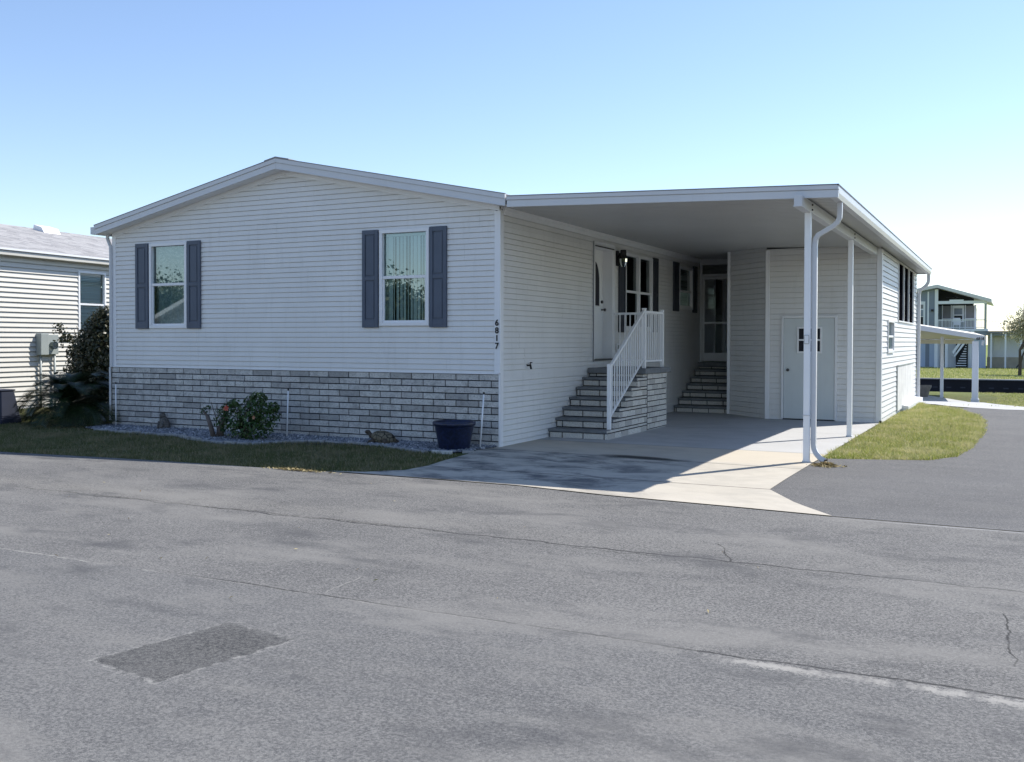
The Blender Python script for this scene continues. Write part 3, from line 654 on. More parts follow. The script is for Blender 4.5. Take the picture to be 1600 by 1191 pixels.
# front door in a deep jamb
m = MB()
m.box(-.2, .02, 3.44, 3.50, 1.19, 3.17); m.box(-.2, .02, 4.32, 4.36, 1.19, 3.17); m.box(-.2, .02, 3.50, 4.32, 3.12, 3.17)
m.box(.0, .03, 3.40, 3.44, 1.17, 3.20); m.box(.0, .03, 4.36, 4.42, 1.17, 3.20); m.box(.0, .03, 3.44, 4.36, 3.17, 3.22)
m.build('door_frame', 'trim', house, .003)
MB().box(-.2, .04, 3.44, 4.36, 1.165, 1.19).build('door_sill', 'brass', house)
MB().box(.03, .036, 3.385, 3.40, 1.15, 3.21).box(.03, .05, 3.46, 4.33, 3.125, 3.14).build('weather_strip', 'black', house)
door = MB().box(-.21, -.17, 3.50, 4.32, 1.19, 3.12).build('front_door', 'door', house, .003)
cy, hwid = 3.905, .235
arc = [(cy-hwid, 2.12), (cy+hwid, 2.12)]+[(cy+hwid*math.cos(a), 2.55+.37*math.sin(a)) for a in np.linspace(0, math.pi, 16)]
MB().prism([(-.169, y, z) for y, z in arc], (.006, 0, 0)).build('door_glass', 'vinylwin', door)
ring = MB().tube([(-.162, y, z) for y, z in arc+[arc[0]]], .012, 6, cap=False); ring.build('glass_rim', 'door', door, smooth=True)
MB().tube([(-.17, 4.25, 2.06), (-.11, 4.25, 2.06)], .014, 8).ell((-.10, 4.25, 2.06), (.022, .03, .03)).build('handle', 'brass', door, smooth=True)
MB().tube([(-.17, 4.25, 2.20), (-.14, 4.25, 2.20)], .028, 12).build('deadbolt', 'brass', door, smooth=True)
for z in (1.36, 1.62, 1.83): pass
MB().box(-.17, -.163, 3.62, 4.20, 1.32, 1.98).build('door_panel', 'door', door, .006)
# lantern beside the door
lan = MB().box(.012, .03, 4.49, 4.62, 2.86, 3.13).tube([(.03, 4.555, 3.02), (.09, 4.555, 3.1), (.13, 4.555, 3.06)], .012, 6).build('wall_lantern', 'black', house)
c0 = (.13, 4.555, 0)
MB().lathe(c0, [(.0, 3.15), (.055, 3.145), (.06, 3.10), (.055, 3.06), (.085, 3.0), (.09, 2.985), (.0, 2.985)], 8).build('lantern_cap', 'black', lan)
MB().lathe(c0, [(.078, 2.985), (.075, 2.93), (.055, 2.87), (.03, 2.84), (.0, 2.835)], 8).build('lantern_glass', 'darkglass', lan)
cg = MB()
for a in range(8):
    an = a*math.pi/4; cg.tube([(c0[0]+r*math.cos(an), c0[1]+r*math.sin(an), z) for r, z in ((.08, 2.985), (.077, 2.93), (.057, 2.87), (.02, 2.835))], .004, 4)
cg.build('lantern_cage', 'black', lan)
# outlet box, garden tap, house number
MB().box(.012, .05, 4.50, 4.58, 1.32, 1.46).build('outlet_box', 'trim', house, .004)
MB().box(.05, .056, 4.52, 4.56, 1.35, 1.43).build('outlet_cover', 'meter', house)
MB().tube([(.0, .86, 1.14), (.07, .86, 1.14)], .014, 8).tube([(.06, .86, 1.15), (.085, .84, 1.09)], .015, 8).tube([(.05, .86, 1.14), (.05, .90, 1.175)], .008, 6).ell((.05, .91, 1.18), (.022, .022, .008)).build('garden_tap', 'black', house, smooth=True)
for k, ch in enumerate('6817'):
    text('house_number', ch, .118, Vector((-.032, -.026, 1.715-.108*k)), Matrix.Rotation(R(90), 3, 'X').to_euler(), 'black', house, .003, .0032)

# ================================================================ CARPORT
car = thing('carport', 'white flat-roofed carport joined to the house wall, ribbed ceiling on a long beam', 'carport', (4.15, .23, 0))
XO, XI, YE = 4.585, .212, 14.6
zc = lambda x: 3.475-(x-.21)*.0334
def slab(mb, xa, xb, y0, y1, lo, hi):
    mb.hexa([(xa, y0, zc(xa)-lo), (xb, y0, zc(xb)-lo), (xb, y1, zc(xb)-lo), (xa, y1, zc(xa)-lo), (xa, y0, zc(xa)-hi), (xb, y0, zc(xb)-hi), (xb, y1, zc(xb)-hi), (xa, y1, zc(xa)-hi)])
m = MB(); slab(m, XI, XO-.1, YF+.02, YE, .055, .01); can = m.build('canopy', 'alu', car)
# ribbed ceiling pans, ribs run from the house to the beam
m = MB(); y = YF+.02; xa, xb = .018, XO-.10
while y < YE-.02:
    yn = min(y+.1524, YE); zz = lambda x, d: zc(x)-.105+d
    g = .034
    m.quad((xa, y, zz(xa, 0)), (xa, yn-g, zz(xa, 0)), (xb, yn-g, zz(xb, 0)), (xb, y, zz(xb, 0)))
    m.quad((xa, yn-g, zz(xa, 0)), (xa, yn-g*.5, zz(xa, .034)), (xb, yn-g*.5, zz(xb, .034)), (xb, yn-g, zz(xb, 0)))
    m.quad((xa, yn-g*.5, zz(xa, .034)), (xa, yn, zz(xa, 0)), (xb, yn, zz(xb, 0)), (xb, yn-g*.5, zz(xb, .034)))
    y = yn
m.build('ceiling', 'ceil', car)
m = MB(); slab(m, XI+.03, XO, YF-.022, YF+.02, .052, .004); slab(m, XI+.03, XO-.004, YF-.012, YF+.02, .147, .063); slab(m, XI+.03, XO-.004, YF-.000, YF+.02, .063, .052); m.build('front_fascia', 'alu', car)
m = MB(); slab(m, XI+.03, XO+.004, YF-.027, YF+.02, .004, -.008); m.box(XO-.012, XO+.006, YF-.027, YE, zc(XO)-.01, zc(XO)+.006); m.build('drip_edge', 'fargrey', car)
m = MB(); m.prism([(XO-.10, YF+.02, zc(XO)-.145), (XO-.02, YF+.02, zc(XO)-.145), (XO-.002, YF+.02, zc(XO)-.09), (XO, YF+.02, zc(XO)-.012), (XO-.10, YF+.02, zc(XO)-.012)], (0, YE-YF-.02, 0)); m.build('gutter', 'alu', car)
MB().box(.2, XO-.1, YE-.02, YE, 3.20, 3.32).build('rear_fascia', 'alu', car)
m = MB(); m.box(4.10, 4.19, -.38, 6.92, 3.085, 3.218); m.box(4.09, 4.10, -.38, 6.92, 3.085, 3.10); beam = m.build('beam', 'alu', car, .003)
for y in (.229, 3.896):
    for z in (3.12, 3.18): MB().tube([(4.185, y+.045, z), (4.205, y+.045, z)], .011, 8).build('bolt', 'black', beam)
for x, y in ((4.154, .229), (4.143, 3.896)):
    p = MB().box(x-.037, x+.037, y-.037, y+.037, .0, 3.085).build('post', 'rail', car, .006)
    MB().box(x-.046, x+.046, y-.046, y+.046, .012, .03).build('post_base', 'alu', p)
    if y < 1:
        MB().box(x-.046, x+.046, y-.046, y+.046, .585, .60).build('strap', 'alu', p)
        MB().box(x-.030, x+.030, y-.050, y-.042, 1.47, 1.58).build('outlet_cover', 'meter', p, .003)
        MB().box(x-.024, x+.024, y-.053, y-.049, 1.476, 1.574).build('outlet_face', 'trim', p, .003)
m = MB()
m.tube([(4.53, .22, 3.20), (4.53, .22, 3.08), (4.525, .225, 3.0), (4.50, .23, 2.945), (4.45, .235, 2.905), (4.36, .245, 2.855), (4.27, .27, 2.81), (4.235, .29, 2.76), (4.225, .30, 2.69)], .030, 12, ry=.034)
m.tube([(4.225, .30, 2.70), (4.225, .30, .24), (4.235, .295, .17), (4.265, .28, .11), (4.32, .25, .06), (4.38, .22, .035)], .032, 12, ry=.038)
m.build('downspout', 'alu', car)
MB().tube([(4.381, .22, .0345), (4.384, .219, .033)], .0325, 12, ry=.039).build('spout_mouth', 'black', car)
m = MB(); m.tube([(4.53, 14.4, 3.20), (4.53, 14.4, 3.06), (4.52, 14.4, 2.98), (4.47, 14.4, 2.90), (4.40, 14.4, 2.84), (4.34, 14.4, 2.79), (4.31, 14.4, 2.70), (4.31, 14.4, 2.4), (4.31, 14.4, .05)], .04, 12, ry=.05)
m.build('downspout', 'alu', car)

# ================================================================ STORAGE SHED AND PORCH UNDER THE SAME ROOF
shed = thing('storage_shed', 'white-sided storage room and screened porch behind the carport, one corner cut diagonally', 'shed', (3.2, 8, 0))
hs = .1016
SDR = (2.50, 3.46, .0, 1.945)
m = MB(); siding(m, (0, 6.93, 0), X_, NY, 2.18, 4.25, .0, lambda: 0 if False else 3.26, h=hs, lip=.014, holes=[SDR]) if False else None
mm = MB(); siding(mm, (0, 6.93, 0), X_, NY, 2.18, 4.25, .0, 3.27, h=hs, lip=.014, holes=[(2.50, 3.46, -.1, 1.945)]); mm.build('front_wall', 'siding', shed)
ov = Vector((1.206-2.18, 7.855-6.93, 0)); oL = ov.length; od = ov.normalized(); on = Vector((-od.y, od.x, 0))
if on.y > 0: on = -on
mm = MB(); siding(mm, (2.18, 6.93, 0), od, on, 0, oL, .0, 3.33, h=hs, lip=.014); mm.build('diagonal_wall', 'siding', shed)
SWN = (7.93, 9.0, 1.28, 1.93); AW = (9.86, 13.35, 1.95, 3.16)
mm = MB(); siding(mm, (4.25, 0, 0), Y_, X_, 6.93, HL-.02, -.02, 3.21, h=hs, lip=.014, holes=[(SWN[0]+.02, SWN[1]-.02, SWN[2]+.02, SWN[3]-.02), AW]); mm.build('side_wall', 'siding', shed)
mm = MB(); mm.quad((1.23, 7.87, 0), (1.23, HL, 0), (1.23, HL, 3.3), (1.23, 7.87, 3.3)) if False else None
mm = MB(); mm.quad((1.22, 7.86, 0), (1.22, 9.84, 0), (1.22, 9.84, 3.45), (1.22, 7.86, 3.45)); mm.build('inner_wall', 'room', shed); mm = MB(); mm.quad((1.22, 9.84, 0), (4.2, 9.84, 0), (4.2, 9.84, 3.3), (1.22, 9.84, 3.3)); mm.build('inner_wall', 'room', shed); mm = MB(); mm.quad((0, HL-.02, 0), (4.25, HL-.02, 0), (4.25, HL-.02, 3.45), (0, HL-.02, 3.45)); mm.build('inner_wall', 'room', shed)
MB().box(0.02, 4.2, 9.9, HL-.05, .9, 1.03).build('porch_floor', 'tread', shed)
m = MB(); m.box(2.16, 2.235, 6.905, 6.93, 0, 3.26); m.box(2.155, 2.175, 6.93, 6.98, 0, 3.26); m.build('corner_board', 'trim', shed, .003)
MB().box(1.185, 1.245, 7.80, 7.87, 0, 3.33).build('corner_board', 'trim', shed, .003)
m = MB(); m.box(4.18, 4.272, 6.905, 6.93, .03, 3.2); m.box(4.25, 4.274, 6.93, 7.02, .03, 3.2); m.build('corner_board', 'trim', shed, .003)
MB().box(4.245, 4.28, 6.9, 6.98, -.02, .05).build('corner_foot', 'black', shed)
m = MB(); m.box(2.47, 2.51, 6.885, 6.93, .03, 1.985); m.box(3.45, 3.49, 6.885, 6.93, .03, 1.985); m.box(2.51, 3.45, 6.885, 6.93, 1.945, 1.985); m.build('door_frame', 'trim', shed, .003)
sd = MB().box(2.515, 3.445, 6.90, 6.94, .035, 1.94).build('door', 'sheddoor', shed, .003)
MB().box(2.50, 3.46, 6.90, 6.95, .012, .034).build('threshold', 'black', shed)
m = MB(); 
for a, b, c, d in ((2.76, 3.22, 1.745, 1.78), (2.76, 3.22, 1.28, 1.315), (2.76, 2.795, 1.315, 1.745), (3.185, 3.22, 1.315, 1.745), (2.795, 3.185, 1.515, 1.545)): m.box(a, b, 6.882, 6.90, c, d)
wf = m.build('window_frame', 'trim', sd, .003); MB().box(2.795, 3.185, 6.892, 6.899, 1.315, 1.745).build('pane', 'vinylwin', sd)
MB().tube([(2.60, 6.90, .96), (2.60, 6.85, .96)], .014, 8).ell((2.60, 6.84, .96), (.03, .02, .03)).build('door_knob', 'brass', sd, smooth=True)
window(shed, (4.25, 0, 0), Y_, X_, SWN, glass='darkglass', inner='hblind', meet=.5)
# smoked vinyl porch windows
aw = MB(); wbox(aw, (4.25, 0, 0), Y_, X_, AW[0], AW[1], AW[2]-.03, AW[2], -.03, .03)
for k in range(4):
    y = AW[0]+(AW[1]-AW[0])*k/3; wbox(aw, (4.25, 0, 0), Y_, X_, y-.022, y+.022, AW[2], AW[3], -.03, .03)
awf = aw.build('porch_window', 'trim', shed)
for k in range(3):
    a = AW[0]+(AW[1]-AW[0])*k/3+.022; b = AW[0]+(AW[1]-AW[0])*(k+1)/3-.022
    wbox(MB(), (4.25, 0, 0), Y_, X_, a, b, AW[2], AW[3], -.012, -.004).build('vinyl_pane', 'smoked', awf)
m = MB(); wbox(m, (4.25, 0, 0), Y_, X_, 9.67, 13.3, .06, .99, .012, .04); m.build('skirt_panel', paint('stucco_panel', (.70, .69, .66), .9, .12, 3.5, .15, bump=.8), shed)
m = MB(); wbox(m, (4.25, 0, 0), Y_, X_, 9.67, 13.3, .99, 1.01, .012, .05); m.build('skirt_cap', 'meter', shed)
m = MB(); m.hexa([(4.25, 10.6, -.1), (4.42, 10.6, -.1), (4.42, 14.4, -.12), (4.25, 14.4, -.12), (4.25, 10.6, .14), (4.42, 10.6, .11), (4.42, 14.4, .11), (4.25, 14.4, .14)]); m.build('base_beam', 'trim', shed, .006)
# screened porch entry
pe = MB()
for a, b, c, d in ((.02, .075, 1.03, 3.42), (1.13, 1.22, 1.03, 3.42), (.075, 1.13, 3.24, 3.42), (.075, 1.13, 2.98, 3.03)): wbox(pe, (0, 9.85, 0), X_, NY, a, b, c, d, -.03, .02)
pf = pe.build('porch_frame', 'alu', shed, .003)
MB().quad((.075, 9.86, 3.03), (1.13, 9.86, 3.03), (1.13, 9.86, 3.24), (.075, 9.86, 3.24)).build('transom_pane', 'screen', pf)
sdm = MB()
for a, b, c, d in ((.085, .135, 1.05, 2.97), (1.06, 1.12, 1.05, 2.97), (.135, 1.06, 2.91, 2.97), (.135, 1.06, 1.05, 1.24), (.135, 1.06, 1.90, 1.945)): wbox(sdm, (0, 9.85, 0), X_, NY, a, b, c, d, -.012, .032)
sdo = sdm.build('screen_door', 'alu', shed, .003)
MB().quad((.135, 9.85, 1.24), (1.06, 9.85, 1.24), (1.06, 9.85, 1.9), (.135, 9.85, 1.9)).quad((.135, 9.85, 1.945), (1.06, 9.85, 1.945), (1.06, 9.85, 2.91), (.135, 9.85, 2.91)).build('screen_pane', 'screen', sdo)
MB().box(.03, 1.2, 9.85, 9.9, .85, 1.03).build('door_base', 'tread', shed)
# glazed door and white jamb, with a wide white strip standing for the glass's bright reflection, on the house wall inside the porch (seen through the screen door)
MB().box(-.02, .03, 11.09, 11.15, 1.03, 3.05).box(-.02, .03, 12.0, 12.3, 1.03, 3.05).build('inner_jamb_and_reflection', 'trim', house)
MB().box(-.06, -.04, 11.15, 12.0, 1.03, 3.02).build('inner_glass_door', 'vinylwin', house)

# ================================================================ STEPS
def steps(name, label, x0, x1, y0, dep, n, ztop, land, tcap=.045, over=.02, side=True, split=3.42):
    st = thing(name, label, 'steps', (x0+.5*(x1-x0), y0, 0)); rise = ztop/(n+1); core = MB()
    for k in range(n+1):
        yk = y0+dep*k; zt_ = rise*(k+1); yend = y0+dep*(k+1) if k < n else land
        top_cap = tcap if k < n else .09; br = MB()
        core.box(x0, x1-.010, yk+.012, land-.014, rise*k-(.02 if k == 0 else 0), zt_-top_cap)
        bricks(br, None, (0, yk+.012, 0), X_, NY, x0+.005, x1, rise*k+.004, zt_-top_cap-.002, h=rise-top_cap-.006, L=.345, off=((k*.115) % .3+.06,)*2, gap=.014)
        if side:
            bricks(br, None, (x1-.010, 0, 0), Y_, X_, yk+.0, split-.01, rise*k+.002, zt_-top_cap-.002, h=rise-top_cap-.004, L=.30, off=((k*.13) % .3,)*2, gap=.012, t=.010)
        br.build('riser_bricks', 'stepbrick', st)
        tr = MB(); ov_ = over if k < n else .06
        tr.box(x0-.012 if k < n else x0-.0, x1+(-.012 if k < n else .06), yk-ov_, (yend+.03) if k < n else land+.06, zt_-top_cap, zt_)
        t_ = tr.build('tread' if k < n else 'landing_slab', 'tread', st, .008)
        if side and k < n:
            cb = MB(); bricks(cb, None, (x1-.012, 0, 0), Y_, X_, yk-.02, split-.01, zt_-top_cap, zt_, h=top_cap, L=.42, off=((k*.17) % .35,)*2, gap=.008, t=.010)
            cb.build('cap_bricks', 'stepbrick', t_)
    if side:   # square brick pier under the landing
        pr = MB(); bricks(pr, None, (x1-.004, 0, 0), Y_, X_, split, land, .0, ztop-.092, h=.093, L=.26, off=(.0, .13), gap=.011, t=.010)
        pr.build('pier_bricks', 'stepbrick', st); MB().box(x1-.2, x1-.003, split, land-.002, -.02, ztop-.092).build('pier_core', 'mortar', st)
        bb = MB(); bricks(bb, None, (0, land-.014, 0), NX, Y_, -x1, -x0, .0, ztop-.092, h=.093, L=.30, gap=.011); bb.build('rear_bricks', 'stepbrick', st)
    core.build('core', 'mortar', st)
    return st
es = steps('entry_steps', 'pale brick entry steps with grey treads, landing and white railing at the front door', .02, .99, 1.62, .268, 6, 1.05, 4.43)
rl = MB(); PX = .93
rail = MB().box(PX-.028, PX+.028, 1.80, 1.856, .15, 1.135).build('rail_post', 'rail', es, .004)
for y, x in ((3.42, PX), (4.36, PX)):
    MB().box(x-.028, x+.028, y-.028, y+.028, 1.05, 2.03).box(x-.034, x+.034, y-.034, y+.034, 2.03, 2.05).build('rail_post', 'rail', es, .004)
MB().box(PX-.033, PX+.033, 1.795, 1.861, 1.135, 1.15).build('rail_cap', 'rail', es, .003)
def sloped(y0, z0, y1, z1, hx, hz, nm):
    MB().hexa([(PX-hx, y0, z0-hz), (PX+hx, y0, z0-hz), (PX+hx, y1, z1-hz), (PX-hx, y1, z1-hz), (PX-hx, y0, z0+hz), (PX+hx, y0, z0+hz), (PX+hx, y1, z1+hz), (PX-hx, y1, z1+hz)]).build(nm, 'rail', es, .003)
sloped(1.85, 1.10, 3.40, 2.01, .022, .020, 'handrail'); sloped(1.85, .33, 3.40, 1.21, .014, .014, 'bottom_rail')
MB().box(PX-.022, PX+.022, 3.44, 4.34, 1.97, 2.01).build('handrail', 'rail', es, .003); MB().box(PX-.014, PX+.014, 3.44, 4.34, 1.15, 1.18).build('bottom_rail', 'rail', es, .003)
MB().box(.03, PX-.02, 4.34, 4.38, 1.97, 2.01).build('handrail', 'rail', es, .003); MB().box(.03, PX-.02, 4.345, 4.375, 1.15, 1.18).build('bottom_rail', 'rail', es, .003)
n = 15
for i in range(1, n):
    y = 1.85+(3.40-1.85)*i/n; t_ = i/n; MB().box(PX-.008, PX+.008, y-.008, y+.008, .33+.88*t_, 1.09+.91*t_).build('baluster', 'rail', es)
for i in range(1, 9):
    y = 3.44+.90*i/9; MB().box(PX-.008, PX+.008, y-.008, y+.008, 1.18, 1.97).build('baluster', 'rail', es)
for i in range(1, 9):
    x = .05+(PX-.07)*i/9; MB().box(x-.008, x+.008, 4.352, 4.368, 1.18, 1.97).build('baluster', 'rail', es)
bs = steps('porch_steps', 'brick steps with dark treads climbing to the screen door in the back nook', .03, 1.17, 7.93, .30, 6, 1.02, 9.83, side=False)

# ================================================================ SMALL THINGS IN FRONT
def stake(x, y, h, lean, label):
    t = thing('marker_stake', label, 'stake', (x, y, 0), 'white stakes along the brick skirting')
    MB().tube([(x, y, -.02), (x+lean, y, h)], .011, 10).build('pipe', 'rail', t, smooth=True); MB().tube([(x+lean, y, h), (x+lean, y, h+.03)], .014, 8).build('cap', 'black', t)
stake(-.17, -.26, .76, .06, 'leaning white stake right of the blue planter')
stake(-3.52, -.32, .73, .03, 'white stake behind the right side of the flowering bush')
stake(-7.42, -.14, .74, .0, 'white stake at the far left end of the brick skirting')
# planter
pl = thing('planter_pot', 'large dark blue plastic planter pot on the gravel', 'planter', (-.46, -.47, 0))
MB().lathe((-.46, -.47, 0), [(.0, -.02), (.205, -.02), (.21, .0), (.268, .31), (.278, .335), (.29, .335), (.30, .35), (.30, .385), (.285, .39), (.262, .385), (.255, .34), (.24, .26)], 40).build('pot', 'pot', pl, smooth=True)
MB().lathe((-.46, -.47, 0), [(.25, .29), (.0, .30)], 24).build('soil', 'dark', pl)
# turtle
tu = thing('turtle_statue', 'brown garden turtle figurine facing left on the gravel', 'statue', (-1.76, -.33, 0))
MB().ell((-1.73, -.33, .085), (.20, .13, .105), 22, 14, Matrix.Rotation(R(8), 3, 'Y')).build('shell', 'shell', tu, smooth=True)
m = MB(); m.ell((-1.73, -.33, .05), (.185, .12, .04)); m.tube([(-1.86, -.34, .07), (-1.93, -.35, .11), (-1.965, -.355, .15)], [.038, .032, .03], 10); m.ell((-1.985, -.36, .165), (.045, .033, .032))
for dx, dy in ((-.12, -.11), (.11, -.12), (-.12, .10), (.12, .10)): m.tube([(-1.73+dx*.8, -.33+dy*.8, .06), (-1.73+dx*1.25, -.33+dy*1.2, .03), (-1.73+dx*1.4, -.33+dy*1.25, .0)], [.04, .032, .036], 8)
m.tube([(-1.56, -.33, .04), (-1.50, -.33, .03)], [.018, .006], 6)
m.build('body', 'turtle', tu, smooth=True)
# small stone cat
ca = thing('stone_figurine', 'small weathered stone animal figurine with pointed ears by the brick wall', 'statue', (-6.29, -.15, 0))
m = MB(); m.lathe((-6.28, -.14, 0), [(.0, -.01), (.095, .0), (.10, .05), (.088, .12), (.065, .18), (.045, .21), (.03, .22), (0, .222)], 16); m.ell((-6.295, -.16, .238), (.055, .05, .045))
for s_ in (-1, 1): m.tube([(-6.295+s_*.03, -.16, .265), (-6.295+s_*.038, -.16, .305)], [.018, .003], 6)
for s_ in (-1, 1): m.tube([(-6.28+s_*.045, -.21, .14), (-6.28+s_*.04, -.235, .06), (-6.28+s_*.04, -.24, .0)], [.022, .02, .024], 8)
m.tube([(-6.36, -.12, .0), (-6.40, -.15, .02), (-6.42, -.19, .02)], [.02, .018, .01], 6)
m.build('figure', 'cat', ca, smooth=True)
# hibiscus
hb = thing('hibiscus_bush', 'green flowering bush with coral blooms in front of the brick skirting', 'bush', (-3.95, -.78, 0))
def cloud(cs, n, shell=.75):
    out = []; nr = []
    for (c, r, wgt) in cs:
        k = int(n*wgt); d = RNG.normal(0, 1, (k, 3)); d /= np.linalg.norm(d, axis=1)[:, None]; rr = RNG.uniform(shell**3, 1.08**3, k)**(1/3)
        out.append(np.array(c)+d*rr[:, None]*np.array(r)); nr.append(d)
    return np.concatenate(out), np.concatenate(nr)
hc = [((-4.12, -.8, .28), (.33, .25, .24), .22), ((-3.72, -.78, .42), (.26, .24, .26), .26), ((-3.80, -.8, .18), (.36, .28, .18), .2), ((-3.50, -.76, .34), (.17, .18, .2), .11), ((-3.68, -.78, .62), (.13, .12, .11), .07), ((-4.28, -.78, .44), (.10, .1, .12), .05), ((-4.12, -.8, .54), (.10, .1, .07), .04), ((-3.42, -.74, .50), (.08, .1, .09), .04)]
p, nrm = cloud(hc, 1900, .35); leaves('foliage', p, nrm+np.array([0, 0, .5]), .062, 'hib', hb, .55)
m = MB()
for k in range(16):
    a = random.uniform(0, 6.28); r = random.uniform(.1, .38); m.tube([(-3.9, -.78, 0), (-3.9+r*.4*math.cos(a), -.78+r*.3*math.sin(a), .2), (-3.9+r*math.cos(a), -.78+r*.6*math.sin(a), random.uniform(.35, .62))], [.012, .009, .004], 5)
m.build('stems', 'bark', hb)
def flower(c, s, mat):
    m = MB(); c = Vector(c)
    for k in range(5):
        a = k*2*math.pi/5+.3; e1 = Vector((math.cos(a), 0, math.sin(a))); e2 = Vector((-math.sin(a), 0, math.cos(a))); nn = Vector((.2, -1, .1))
        m.poly([c, c+e1*s*.5+e2*s*.32+nn*s*.12, c+e1*s*.95+e2*s*.3+nn*s*.3, c+e1*s*1.05+nn*s*.22, c+e1*s*.95-e2*s*.3+nn*s*.3, c+e1*s*.5-e2*s*.32+nn*s*.12])
    m.tube([c, c+Vector((.1, -1, .1))*s*.8], s*.06, 5); return m.build('flower', mat, hb)
flower((-4.02, -1.08, .49), .045, 'flower'); flower((-3.57, -1.0, .36), .028, 'flower2'); flower((-4.20, -.95, .46), .022, 'flower2')
# pruned stump left of the bush
ps = thing('pruned_shrub', 'stubby pruned shrub with two bare stems left of the flowering bush', 'shrub', (-4.62, -.72, 0))
m = MB(); m.tube([(-4.60, -.74, -.02), (-4.66, -.74, .16), (-4.74, -.74, .34)], [.045, .035, .03], 9); m.tube([(-4.48, -.72, -.02), (-4.46, -.72, .18), (-4.43, -.72, .33)], [.05, .042, .036], 9)
m.tube([(-4.74, -.74, .33), (-4.82, -.74, .40)], [.02, .012], 6); m.tube([(-4.43, -.72, .31), (-4.52, -.72, .40)], [.02, .01], 6); m.tube([(-4.47, -.72, .2), (-4.36, -.74, .34)], [.02, .012], 6)
m.tube([(-4.5, -.8, .02), (-4.42, -.8, .25), (-4.5, -.8, .52)], [.01, .007, .004], 5); m.tube([(-4.46, -.8, .02), (-4.5, -.8, .3), (-4.60, -.8, .55)], [.01, .007, .004], 5)
m.build('stems', 'wood', ps, smooth=True)
p, nrm = cloud([((-4.82, -.74, .40), (.06, .06, .05), .4), ((-4.5, -.72, .41), (.08, .06, .05), .35), ((-4.73, -.74, .46), (.05, .05, .04), .25)], 90, .1); leaves('foliage', p, nrm, .045, 'hib', ps, .5)
# sago palm
sg = thing('sago_palm', 'dark shaded sago palm with arching fronds at the left corner of the lawn', 'palm', (-8.42, -.25, 0))
MB().lathe((-8.42, -.25, 0), [(.0, -.02), (.15, -.02), (.17, .1), (.15, .25), (.1, .34), (0, .36)], 14).build('trunk', 'bark', sg, smooth=True)
V = []
for k in range(60):
    az = k*2.39996+random.uniform(-.15, .15); el = R((80, 68, 56, 45, 34, 24, 14, 4)[k % 8]+random.uniform(-7, 7)); L = .78+.42*math.cos(el)+random.uniform(-.12, .14)
    base = np.array((-8.42, -.25, .34)); hd = np.array((math.cos(az), math.sin(az)*.8, 0)); N = 24; prev = base.copy(); e = el
    for i in range(N):
        e -= R(4.4)*(.3+1.3*i/N); dirv = hd*math.cos(e)+np.array((0, 0, math.sin(e))); cur = prev+dirv*L/N
        if cur[2] < .04: break
        sidev = np.cross(dirv, (0, 0, 1)); sidev /= np.linalg.norm(sidev)+1e-9; upv = np.cross(sidev, dirv)
        V += [prev-sidev*.006, prev+sidev*.006, cur+sidev*.005, cur-sidev*.005]
        if i > 2:
            ll = .19*math.sin(math.pi*min(1, (i+2)/(N+3)))**.6
            for s_ in (-1, 1):
                for q in (0, .5):
                    b0 = prev+(cur-prev)*q; tip = b0+sidev*s_*ll+dirv*ll*.55+upv*ll*.25; wv = dirv*.010
                    V += [b0-wv, b0+wv, tip+wv*.3, tip-wv*.3]
        prev = cur
V = np.array(V); npmesh('fronds', V, np.arange(len(V)).reshape(-1, 4), 'sago', sg)
# big shrub behind
sb = thing('dark_shrub', 'tall dense dark shrub between the two houses behind the sago palm', 'shrub', (-10.0, 1.6, 0))
sc = [((-9.72, 1.6, 1.30), (.46, .5, .55), .24), ((-9.98, 1.6, .95), (.44, .5, .5), .15), ((-9.45, 1.6, 1.25), (.5, .5, .8), .22), ((-9.9, 1.5, .5), (.7, .7, .5), .14), ((-9.62, 1.7, 1.88), (.38, .35, .25), .09), ((-10.2, 1.5, 1.42), (.2, .2, .13), .012), ((-10.62, 1.5, 1.52), (.16, .16, .10), .005), ((-10.42, 1.45, 1.25), (.14, .14, .12), .005), ((-10.85, 1.45, 1.72), (.10, .1, .08), .002), ((-9.95, 1.6, 1.75), (.16, .2, .14), .012), ((-9.2, 1.5, 1.0), (.6, .6, .8), .08)]
p, nrm = cloud(sc, 30000, .35); p = p+RNG.normal(0, .045, p.shape); leaves('foliage', p, nrm, .075, 'shrub', sb, .55)
m = MB()
for k in range(22):
    a = random.uniform(0, 6.28); r = random.uniform(.2, 1.2); m.tube([(-10.0, 1.6, 0), (-10.0+r*.4*math.cos(a), 1.6+r*.2*math.sin(a), .7), (-10.0+r*math.cos(a)-.1, 1.6+r*.5*math.sin(a), random.uniform(1.2, 1.8))], [.03, .02, .006], 5)
m.tube([(-10.1, 1.5, 1.2), (-10.5, 1.45, 1.5), (-11.0, 1.4, 1.8)], [.012, .008, .004], 5); m.tube([(-10.1, 1.5, 1.0), (-10.4, 1.5, 1.25), (-10.7, 1.5, 1.35)], [.012, .008, .004], 5)
m.build('stems', 'bark', sb)
